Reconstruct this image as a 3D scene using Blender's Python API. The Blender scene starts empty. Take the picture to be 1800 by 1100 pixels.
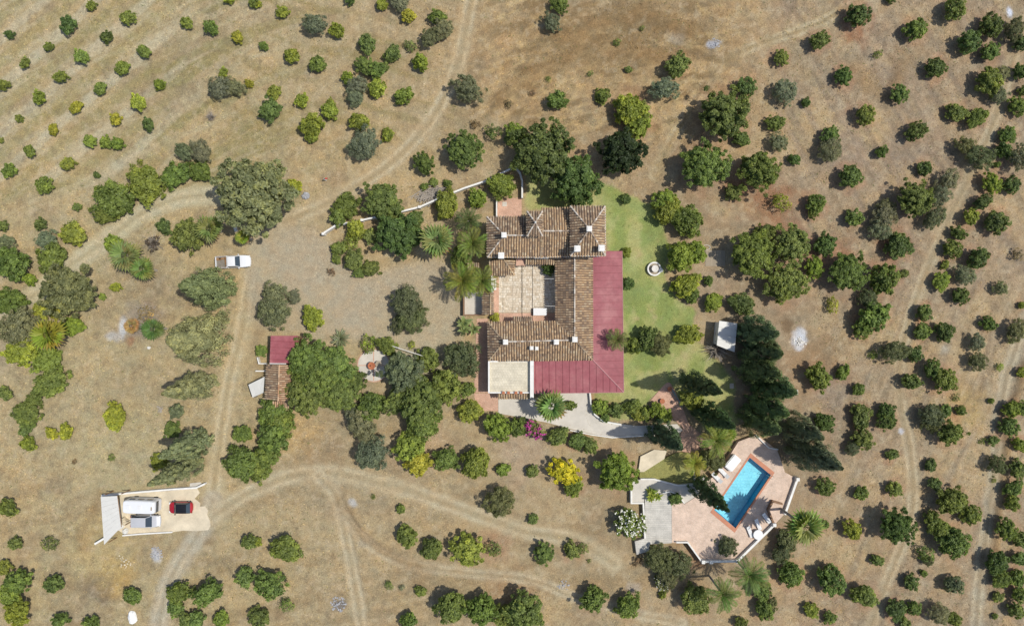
import bpy, bmesh, math, random
import numpy as np
from mathutils import Vector, Matrix

# ------------------------------------------------------------------ camera, sky, sun, exposure
SC = bpy.context.scene
COL = SC.collection
PPM = 11.0                     # photograph pixels per metre on the ground
HC = 1200.0 / PPM              # drone height, metres
cam_d = bpy.data.cameras.new('camera'); cam_d.lens = 24.0; cam_d.sensor_width = 36.0
cam_d.clip_start = 0.5; cam_d.clip_end = 4000
cam = bpy.data.objects.new('camera', cam_d); COL.objects.link(cam)
cam.location = (0, 0, HC); cam.rotation_euler = (0, 0, 0)
SC.camera = cam
SUN_TO = Vector((615 / PPM, 50 / PPM, HC)).normalized()      # towards the sun
world = bpy.data.worlds.new('World'); SC.world = world; world.use_nodes = True
wn = world.node_tree.nodes; wl = world.node_tree.links
sky = wn.new('ShaderNodeTexSky'); sky.sky_type = 'NISHITA'; sky.sun_disc = False
sky.sun_elevation = math.asin(SUN_TO.z); sky.sun_rotation = math.atan2(SUN_TO.x, SUN_TO.y)
sky.dust_density = 1.6; sky.altitude = 200
bg = wn['Background']; bg.inputs['Strength'].default_value = 0.13
wl.new(sky.outputs[0], bg.inputs['Color'])
sun_d = bpy.data.lights.new('sun', 'SUN'); sun_d.energy = 3.9; sun_d.angle = math.radians(0.6); sun_d.color = (1.0, 0.955, 0.87)
sun = bpy.data.objects.new('sun', sun_d); COL.objects.link(sun)
sun.rotation_euler = (-SUN_TO).to_track_quat('-Z', 'Y').to_euler(); sun.location = (60, 10, 130)
SC.view_settings.view_transform = 'Standard'; SC.view_settings.look = 'None'
SC.view_settings.exposure = 0.0; SC.view_settings.gamma = 1.0
SC.render.engine = 'CYCLES'
SC.cycles.max_bounces = 6; SC.cycles.transparent_max_bounces = 12
SC.cycles.caustics_reflective = False; SC.cycles.caustics_refractive = False

R = random.Random(7)
NP = np.random.default_rng(11)

def P(px, py, h=0.0):
    k = (HC - h) / HC / PPM
    return Vector(((px - 900) * k, (550 - py) * k, h))
def lin(c): return tuple((v / 255 / 12.92) if v < 10 else ((v / 255 + 0.055) / 1.055) ** 2.4 for v in c)
LIT = 1.28
def S(r, g, b):                # albedo that shows as this sRGB value on level ground in the sun
    return tuple(v / LIT for v in lin((r, g, b)))

# ------------------------------------------------------------------ materials
MATS = {}
def new_mat(name):
    m = bpy.data.materials.new(name); m.use_nodes = True
    MATS[name] = m
    nt = m.node_tree
    return m, nt.nodes, nt.links, nt.nodes['Principled BSDF']
def mixc(n, l, fac, a, b, mode='MIX'):
    x = n.new('ShaderNodeMix'); x.data_type = 'RGBA'; x.blend_type = mode
    for s, v in ((x.inputs[0], fac), (x.inputs[6], a), (x.inputs[7], b)):
        if hasattr(v, 'is_linked'): l.new(v, s)
        elif isinstance(v, (int, float)): s.default_value = v
        else: s.default_value = (*v[:3], 1)
    return x.outputs[2]
def noise(n, l, scale, detail=4, rough=0.6, vec=None, coord='Object'):
    t = n.new('ShaderNodeTexNoise'); t.inputs['Scale'].default_value = scale
    t.inputs['Detail'].default_value = detail; t.inputs['Roughness'].default_value = rough
    if vec is None:
        vec = n.new('ShaderNodeTexCoord').outputs[coord]
    l.new(vec, t.inputs['Vector'])
    return t.outputs['Fac']
def ramp(n, l, src, stops, interp='LINEAR'):
    r = n.new('ShaderNodeValToRGB'); l.new(src, r.inputs[0]); r.color_ramp.interpolation = interp
    e = r.color_ramp.elements
    while len(e) < len(stops): e.new(0.5)
    for i, (p, c) in enumerate(stops):
        e[i].position = p; e[i].color = (*c, 1) if not isinstance(c, (int, float)) else (c, c, c, 1)
    return r.outputs[0]
def bump(n, l, src, bsdf, strength, dist):
    b = n.new('ShaderNodeBump'); b.inputs['Strength'].default_value = strength; b.inputs['Distance'].default_value = dist
    l.new(src, b.inputs['Height']); l.new(b.outputs[0], bsdf.inputs['Normal'])

def plain(name, col, rough=0.75, var=0.18, scale=2.5, metal=0.0, bmp=0.0, spec=0.35, fine=14.0):
    m, n, l, b = new_mat(name)
    f = noise(n, l, scale, 5, 0.65); f2 = noise(n, l, fine, 3, 0.6)
    k = ramp(n, l, f, [(0.3, 1 - var), (0.7, 1 + var * 0.6)])
    k2 = ramp(n, l, f2, [(0.3, 1 - var * 0.5), (0.7, 1 + var * 0.4)])
    c = mixc(n, l, 1.0, mixc(n, l, 1.0, col, k, 'MULTIPLY'), k2, 'MULTIPLY')
    l.new(c, b.inputs['Base Color']); b.inputs['Roughness'].default_value = rough
    b.inputs['Metallic'].default_value = metal; b.inputs['Specular IOR Level'].default_value = spec
    if bmp: bump(n, l, f2, b, 0.6, bmp)
    return m

def ground_mat():
    m, n, l, b = new_mat('earth')
    a = n.new('ShaderNodeAttribute'); a.attribute_name = 'tone'
    co = n.new('ShaderNodeTexCoord').outputs['Object']
    f1 = noise(n, l, 1.1, 6, 0.7, co); f2 = noise(n, l, 5.0, 5, 0.75, co); f3 = noise(n, l, 0.45, 4, 0.6, co)
    k1 = ramp(n, l, f1, [(0.25, 0.80), (0.5, 1.0), (0.75, 1.18)])
    k2 = ramp(n, l, f2, [(0.25, 0.62), (0.5, 1.0), (0.75, 1.36)])
    c = mixc(n, l, 1.0, a.outputs['Color'], k1, 'MULTIPLY')
    c2 = mixc(n, l, 1.0, c, k2, 'MULTIPLY')
    sp = noise(n, l, 9.0, 2, 0.5, co); spk = ramp(n, l, sp, [(0.34, 0.74), (0.42, 1.0), (0.60, 1.0), (0.68, 1.42)])
    c2 = mixc(n, l, 1.0, c2, spk, 'MULTIPLY')
    hue = ramp(n, l, f3, [(0.35, (1.07, 0.97, 0.88)), (0.65, (0.95, 1.02, 1.08))])
    c3 = mixc(n, l, 0.55, c2, mixc(n, l, 1.0, c2, hue, 'MULTIPLY'))
    l.new(c3, b.inputs['Base Color']); b.inputs['Roughness'].default_value = 0.95
    b.inputs['Specular IOR Level'].default_value = 0.12
    bump(n, l, f2, b, 0.8, 0.09)
    return m

def foliage_mat(name, trans=0.36, vivid=1.0):
    m, n, l, b = new_mat(name)
    oi = n.new('ShaderNodeObjectInfo')
    a = n.new('ShaderNodeAttribute'); a.attribute_name = 'leaf'
    k = ramp(n, l, a.outputs['Fac'], [(0.0, (0.55, 0.58, 0.52)), (0.5, (1.0, 1.0, 1.0)), (1.0, (1.75, 1.62, 1.3))])
    c = mixc(n, l, 1.0, oi.outputs['Color'], k, 'MULTIPLY')
    l.new(c, b.inputs['Base Color']); b.inputs['Roughness'].default_value = 0.55
    b.inputs['Specular IOR Level'].default_value = 0.35
    t = n.new('ShaderNodeBsdfTranslucent')
    l.new(mixc(n, l, 1.0, c, (1.3, 1.35, 0.6), 'MULTIPLY'), t.inputs['Color'])
    mx = n.new('ShaderNodeMixShader'); mx.inputs[0].default_value = trans
    l.new(b.outputs[0], mx.inputs[1]); l.new(t.outputs[0], mx.inputs[2])
    l.new(mx.outputs[0], n['Material Output'].inputs['Surface'])
    return m

def tile_mat(name, stops, dirt=0.5):
    m, n, l, b = new_mat(name)
    g = n.new('ShaderNodeNewGeometry')
    c = ramp(n, l, g.outputs['Random Per Island'], stops)
    co = n.new('ShaderNodeTexCoord').outputs['Object']
    f = noise(n, l, 0.5, 5, 0.7, co); f2 = noise(n, l, 5, 4, 0.7, co)
    k = ramp(n, l, f, [(0.35, (0.62, 0.63, 0.66)), (0.65, (1.1, 1.05, 1.0))])
    c = mixc(n, l, dirt, c, mixc(n, l, 1.0, c, k, 'MULTIPLY'))
    k2 = ramp(n, l, f2, [(0.3, 0.72), (0.7, 1.22)])
    c = mixc(n, l, 1.0, c, k2, 'MULTIPLY')
    l.new(c, b.inputs['Base Color']); b.inputs['Roughness'].default_value = 0.9
    b.inputs['Specular IOR Level'].default_value = 0.2
    return m

def brick_mat(name, c1, c2, mortar, scale, w=0.5, h=0.25, ms=0.03, rot=0.0, bias=0.0):
    m, n, l, b = new_mat(name)
    tc = n.new('ShaderNodeTexCoord'); mp = n.new('ShaderNodeMapping')
    l.new(tc.outputs['Object'], mp.inputs['Vector']); mp.inputs['Rotation'].default_value = (0, 0, rot)
    t = n.new('ShaderNodeTexBrick'); l.new(mp.outputs[0], t.inputs['Vector'])
    t.inputs['Color1'].default_value = (*c1, 1); t.inputs['Color2'].default_value = (*c2, 1); t.inputs['Mortar'].default_value = (*mortar, 1)
    t.inputs['Scale'].default_value = scale; t.inputs['Mortar Size'].default_value = ms; t.inputs['Bias'].default_value = bias
    t.inputs['Brick Width'].default_value = w; t.inputs['Row Height'].default_value = h
    f = noise(n, l, 0.8, 5, 0.7); f2 = noise(n, l, 7, 4, 0.7)
    c = mixc(n, l, 1.0, t.outputs['Color'], ramp(n, l, f, [(0.3, 0.78), (0.7, 1.14)]), 'MULTIPLY')
    c = mixc(n, l, 1.0, c, ramp(n, l, f2, [(0.3, 0.82), (0.7, 1.15)]), 'MULTIPLY')
    l.new(c, b.inputs['Base Color']); b.inputs['Roughness'].default_value = 0.85; b.inputs['Specular IOR Level'].default_value = 0.25
    bump(n, l, t.outputs['Fac'], b, -0.4, 0.01)
    return m

M = {}
M['earth'] = ground_mat()
M['leaf'] = foliage_mat('leaf'); M['needle'] = foliage_mat('needle', 0.12)
M['petal'] = plain('petal', (0.75, 0.73, 0.66), 0.6); M['magenta'] = plain('magenta_petal', (0.42, 0.04, 0.24), 0.6, 0.35)
M['bark'] = plain('bark', (0.16, 0.12, 0.085), 0.95, 0.35, 3, bmp=0.02)
M['greybark'] = plain('grey_wood', (0.34, 0.30, 0.25), 0.95, 0.35, 3, bmp=0.02)
M['white'] = plain('whitewash', (0.70, 0.685, 0.64), 0.8, 0.14, 1.2)
M['whitepl'] = plain('white_plastic', (0.68, 0.68, 0.67), 0.35, 0.05, spec=0.5)
M['paintw'] = plain('white_car_paint', (0.68, 0.69, 0.70), 0.25, 0.04, 1.0, spec=0.6)
M['paintr'] = plain('red_car_paint', (0.36, 0.012, 0.022), 0.2, 0.06, 1.0, spec=0.6)
M['paints'] = plain('silver_car_paint', (0.50, 0.505, 0.52), 0.3, 0.05, 1.0, metal=0.15, spec=0.6)
M['black'] = plain('black_paint', (0.012, 0.012, 0.014), 0.25, 0.1, spec=0.5)
M['rubber'] = plain('rubber', (0.02, 0.02, 0.02), 0.9, 0.2)
M['glass'] = plain('dark_glass', (0.03, 0.045, 0.06), 0.08, 0.1, spec=0.8)
M['lamp'] = plain('lamp_lens', (0.7, 0.7, 0.68), 0.15, 0.05, spec=0.7); M['redlamp'] = plain('red_lens', (0.35, 0.02, 0.02), 0.2, 0.05)
M['bedliner'] = plain('bed_floor', (0.20, 0.175, 0.14), 0.8, 0.3)
TS = [(0.0, S(136, 118, 100)), (0.14, S(166, 142, 116)), (0.34, S(196, 164, 126)), (0.55, S(212, 184, 146)), (0.72, S(178, 150, 120)), (0.86, S(216, 196, 162)), (1.0, S(160, 142, 124))]
TG = [(0.0, S(116, 102, 92)), (0.2, S(154, 136, 116)), (0.45, S(192, 164, 132)), (0.7, S(168, 146, 122)), (0.88, S(216, 196, 164)), (1.0, S(140, 128, 116))]
M['tile'] = tile_mat('clay_tile', TS); M['tileg'] = tile_mat('grey_clay_tile', TG, 0.8)  # second mix is darker and greyer, used on all left-facing slopes and some others
M['tilep'] = tile_mat('pale_clay_tile', [(0, S(170, 130, 100)), (0.4, S(205, 165, 130)), (0.8, S(225, 195, 160)), (1, S(150, 120, 95))], 0.4)
M['cap'] = tile_mat('ridge_cap', [(0, S(150, 128, 108)), (0.4, S(205, 192, 176)), (0.75, S(236, 228, 214)), (1, S(176, 152, 128))], 0.3)
M['under'] = plain('channel_tile', S(136, 112, 92), 0.95, 0.35, 1.5)
def metal_mat():
    m, n, l, b = new_mat('red_sheet_metal')
    co = n.new('ShaderNodeTexCoord').outputs['Object']; g = n.new('ShaderNodeNewGeometry')
    f = noise(n, l, 0.22, 5, 0.65, co); f2 = noise(n, l, 1.6, 6, 0.75, co)
    c = ramp(n, l, f, [(0.3, S(146, 74, 82)), (0.52, S(160, 90, 96)), (0.72, S(180, 120, 120))])
    c = mixc(n, l, 1.0, c, ramp(n, l, f2, [(0.28, 0.78), (0.5, 1.0), (0.75, 1.16)]), 'MULTIPLY')
    c = mixc(n, l, 1.0, c, ramp(n, l, g.outputs['Random Per Island'], [(0, 0.93), (1, 1.06)]), 'MULTIPLY')
    l.new(c, b.inputs['Base Color']); b.inputs['Roughness'].default_value = 0.55; b.inputs['Specular IOR Level'].default_value = 0.25
    return m
M['redmetal'] = metal_mat()
M['redseam'] = plain('red_seam', S(150, 66, 78), 0.45, 0.1)
M['redtrim'] = plain('pink_flashing', S(206, 150, 150), 0.5, 0.1)
M['flattile'] = brick_mat('flat_roof_tile', S(228, 218, 194), S(222, 212, 188), S(204, 194, 168), 1.0, 0.42, 0.42, 0.02)
M['terrace'] = brick_mat('terrace_brick', S(232, 204, 184), S(220, 190, 168), S(222, 202, 182), 1.0, 0.42, 0.21, 0.035, 0.6)
M['pinkbrick'] = brick_mat('pink_brick', S(218, 172, 148), S(206, 156, 132), S(212, 184, 160), 1.0, 0.42, 0.2, 0.03, 0.5)
M['concrete'] = plain('pale_concrete', S(216, 209, 196), 0.9, 0.16, 0.6, bmp=0.01)
M['greycon'] = brick_mat('grey_decking', S(214, 209, 198), S(206, 202, 192), S(182, 178, 170), 1.0, 4.0, 0.3, 0.02)
M['parkcon'] = plain('cream_concrete', S(226, 212, 184), 0.9, 0.24, 0.45, bmp=0.01)
M['sheet'] = plain('galvanised_sheet', S(228, 226, 218), 0.6, 0.08, 0.8, spec=0.4)
M['rust'] = plain('rusty_steel', (0.28, 0.16, 0.08), 0.9, 0.4)
M['coping'] = plain('pool_coping', S(206, 142, 112), 0.8, 0.15, 1.5)
M['poolwall'] = plain('pool_wall', (0.05, 0.30, 0.46), 0.5, 0.1)
M['poolfloor'] = brick_mat('pool_mosaic', (0.68, 0.82, 0.84), (0.60, 0.78, 0.82), (0.50, 0.70, 0.76), 1.0, 0.5, 0.5, 0.03)
M['brown'] = plain('brown_render', S(150, 118, 92), 0.9, 0.2)
M['timber'] = plain('grey_timber', S(176, 162, 140), 0.9, 0.22, 4)
M['stone'] = plain('pale_stone', (0.62, 0.59, 0.53), 0.85, 0.15, 3)
M['terracotta'] = plain('terracotta', S(190, 120, 85), 0.85, 0.15)
M['ash'] = plain('ash_rubble', (0.36, 0.36, 0.37), 0.9, 0.35, 3)
M['dark'] = plain('dark_opening', (0.02, 0.018, 0.015), 0.8, 0.1)
M['tarp'] = plain('white_tarpaulin', (0.76, 0.76, 0.74), 0.6, 0.1, 2)
M['flag'] = tile_mat('flagstone', [(0, S(204, 188, 164)), (0.4, S(228, 214, 192)), (0.75, S(236, 226, 208)), (1, S(212, 192, 166))], 0.2)
M['joint'] = plain('stone_joint', S(186, 172, 146), 0.95, 0.2)
M['red'] = plain('faded_red', (0.5, 0.06, 0.05), 0.6, 0.15)
def water_mat():
    m, n, l, b = new_mat('pool_water')
    n.remove(b)
    t = n.new('ShaderNodeBsdfTransparent'); t.inputs[0].default_value = (0.60, 0.90, 0.965, 1)
    g = n.new('ShaderNodeBsdfGlossy'); g.inputs['Roughness'].default_value = 0.03
    f = n.new('ShaderNodeFresnel'); f.inputs[0].default_value = 1.33
    bp = n.new('ShaderNodeBump'); bp.inputs['Strength'].default_value = 0.8; bp.inputs['Distance'].default_value = 0.03
    l.new(noise(n, l, 1.4, 4, 0.6), bp.inputs['Height'])
    l.new(bp.outputs[0], g.inputs['Normal']); l.new(bp.outputs[0], f.inputs['Normal'])
    x = n.new('ShaderNodeMixShader'); l.new(f.outputs[0], x.inputs[0]); l.new(t.outputs[0], x.inputs[1]); l.new(g.outputs[0], x.inputs[2])
    l.new(x.outputs[0], n['Material Output'].inputs['Surface'])
    return m
M['water'] = water_mat()

# ------------------------------------------------------------------ mesh helpers
def np_mesh(name, V, F, attrs=None, mat=None, smooth=False):
    V = np.asarray(V, dtype=np.float32); F = np.asarray(F, dtype=np.int32)
    me = bpy.data.meshes.new(name); k = F.shape[1]
    me.vertices.add(len(V)); me.vertices.foreach_set('co', V.ravel())
    me.loops.add(F.size); me.loops.foreach_set('vertex_index', F.ravel())
    me.polygons.add(len(F)); me.polygons.foreach_set('loop_start', np.arange(0, F.size, k, dtype=np.int32))
    me.update(calc_edges=True)
    if smooth: me.polygons.foreach_set('use_smooth', np.ones(len(F), dtype=bool))
    for nm, (typ, dom, arr) in (attrs or {}).items():
        at = me.attributes.new(nm, typ, dom)
        at.data.foreach_set('color' if 'COLOR' in typ else 'value', np.asarray(arr, dtype=np.float32).ravel())
    if mat: me.materials.append(mat)
    return me

class MB:
    def __init__(s): s.v = []; s.f = []; s.m = []
    def add(s, vs, fs, mi=0):
        o = len(s.v); s.v += [tuple(v) for v in vs]; s.f += [tuple(o + i for i in f) for f in fs]; s.m += [mi] * len(fs); return s
    def box(s, x0, x1, y0, y1, z0, z1, mi=0):
        return s.add([(x0, y0, z0), (x1, y0, z0), (x1, y1, z0), (x0, y1, z0), (x0, y0, z1), (x1, y0, z1), (x1, y1, z1), (x0, y1, z1)],
                     [(0, 3, 2, 1), (4, 5, 6, 7), (0, 1, 5, 4), (1, 2, 6, 5), (2, 3, 7, 6), (3, 0, 4, 7)], mi)
    def prism(s, pts, z0, z1=None, mi=0):
        """pts: top outline (2-d, or 3-d with own heights); closed solid down to z0."""
        n = len(pts)
        top = [(p[0], p[1], z1 if z1 is not None else p[2]) for p in pts]
        area = sum(top[i][0] * top[(i + 1) % n][1] - top[(i + 1) % n][0] * top[i][1] for i in range(n))
        if area < 0: top = top[::-1]
        bot = [(p[0], p[1], z0) for p in top]
        return s.add(top + bot, [tuple(range(n)), tuple(range(2 * n - 1, n - 1, -1))] + [(i + n, (i + 1) % n + n, (i + 1) % n, i) for i in range(n)], mi)
    def slab(s, pts, t, mi=0):
        """planar 3-d polygon thickened downwards by t"""
        n = len(pts); a = sum(pts[i][0] * pts[(i + 1) % n][1] - pts[(i + 1) % n][0] * pts[i][1] for i in range(n))
        if a < 0: pts = pts[::-1]
        bot = [(p[0], p[1], p[2] - t) for p in pts]
        return s.add(list(pts) + bot, [tuple(range(n)), tuple(range(2 * n - 1, n - 1, -1))] + [(i + n, (i + 1) % n + n, (i + 1) % n, i) for i in range(n)], mi)
    def lathe(s, prof, seg=20, c=(0, 0), mi=0, sy=1.0):
        vs = []; fs = []
        for r, z in prof:
            for i in range(seg):
                a = 2 * math.pi * i / seg; vs.append((c[0] + r * math.cos(a), c[1] + r * math.sin(a) * sy, z))
        for j in range(len(prof) - 1):
            for i in range(seg): fs.append((j * seg + i, j * seg + (i + 1) % seg, (j + 1) * seg + (i + 1) % seg, (j + 1) * seg + i))
        fs.append(tuple(range(seg - 1, -1, -1))); fs.append(tuple((len(prof) - 1) * seg + i for i in range(seg)))
        return s.add(vs, fs, mi)
    def tube(s, pts, rad, seg=6, mi=0):
        pts = [Vector(p) for p in pts]; vs = []; fs = []
        if not isinstance(rad, (list, tuple)): rad = [rad] * len(pts)
        for i, p in enumerate(pts):
            d = (pts[min(i + 1, len(pts) - 1)] - pts[max(i - 1, 0)]).normalized()
            u = d.cross(Vector((0, 0, 1))); u = u.normalized() if u.length > 1e-4 else Vector((1, 0, 0)); w = d.cross(u)
            for k in range(seg):
                a = 2 * math.pi * k / seg; vs.append(p + (u * math.cos(a) + w * math.sin(a)) * rad[i])
        for j in range(len(pts) - 1):
            for k in range(seg): fs.append((j * seg + k, j * seg + (k + 1) % seg, (j + 1) * seg + (k + 1) % seg, (j + 1) * seg + k))
        fs.append(tuple(range(seg))); fs.append(tuple((len(pts) - 1) * seg + k for k in range(seg - 1, -1, -1)))
        return s.add(vs, fs, mi)
    def mesh(s, name, *mats, smooth=False):
        me = bpy.data.meshes.new(name); me.from_pydata(s.v, [], s.f)
        for m in mats: me.materials.append(m)
        if len(mats) > 1: me.polygons.foreach_set('material_index', s.m)
        if smooth: me.polygons.foreach_set('use_smooth', [True] * len(s.f))
        me.update(); return me

def obj(name, me, parent=None, loc=None, rz=0.0):
    o = bpy.data.objects.new(name, me); COL.objects.link(o)
    if parent is not None: o.parent = parent
    if loc is not None: o.location = loc
    if rz: o.rotation_euler = (0, 0, rz)
    return o
def tag(o, label, cat, group=None):
    o['label'] = label; o['category'] = cat
    if group: o['group'] = group
    return o
def thing(name, label, cat, loc=(0, 0, 0), rz=0.0, group=None):
    o = obj(name, None, None, loc, rz); o.empty_display_size = 0.3
    return tag(o, label, cat, group)
def structure(o): o['kind'] = 'structure'; return o
def bevel(me, w, seg=2):
    bm = bmesh.new(); bm.from_mesh(me)
    bmesh.ops.remove_doubles(bm, verts=bm.verts, dist=1e-5)
    bmesh.ops.bevel(bm, geom=[e for e in bm.edges if e.is_manifold and e.calc_face_angle(0) > 0.5], offset=w, segments=seg, affect='EDGES', clamp_overlap=True)
    bm.to_mesh(me); bm.free(); me.update(); return me
def wall_line(name, pts, w, z0, z1, mat, label=None, cat='wall', cap=None, posts=None, parent=None):
    """a free-standing wall along a polyline of world points, mitred, as one thing"""
    pts = [Vector((p[0], p[1], 0)) for p in pts]; L = []; Rr = []
    for i, p in enumerate(pts):
        d0 = (p - pts[i - 1]).normalized() if i else None; d1 = (pts[i + 1] - p).normalized() if i < len(pts) - 1 else None
        d = ((d0 or d1) + (d1 or d0)).normalized(); n = Vector((-d.y, d.x, 0))
        k = 1 / max(0.5, n.dot(Vector((-(d1 or d0).y, (d1 or d0).x, 0))))
        L.append(p + n * w / 2 * k); Rr.append(p - n * w / 2 * k)
    mb = MB()
    n = len(pts)
    vs = [(q.x, q.y, z) for z in (z0, z1) for q in L] + [(q.x, q.y, z) for z in (z0, z1) for q in Rr]
    fs = []
    for i in range(n - 1):
        fs += [(n + i, i, i + 1, n + i + 1), (2 * n + i, 3 * n + i, 3 * n + i + 1, 2 * n + i + 1), (n + i, n + i + 1, 3 * n + i + 1, 3 * n + i)]
    fs += [(0, n, 3 * n, 2 * n), (n - 1, 3 * n - 1, 4 * n - 1, 2 * n - 1)]
    mb.add(vs, fs)
    if parent is not None: return obj(name, mb.mesh(name, mat), parent)
    if posts:
        t = thing(name, label, cat, (pts[0].x, pts[0].y, z0)); o = obj('wall_run', mb.mesh(name, mat), t); o.location = -t.location
        pm = bevel(MB().box(-w * 0.8, w * 0.8, -w * 0.8, w * 0.8, 0, z1 - z0 + 0.22).mesh('post', mat), 0.04, 1)
        for q in posts:
            obj('pillar', pm, t, Vector((q[0], q[1], z0)) - t.location)
        return t
    o = obj(name, mb.mesh(name, mat)); tag(o, label, cat); return o

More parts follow.
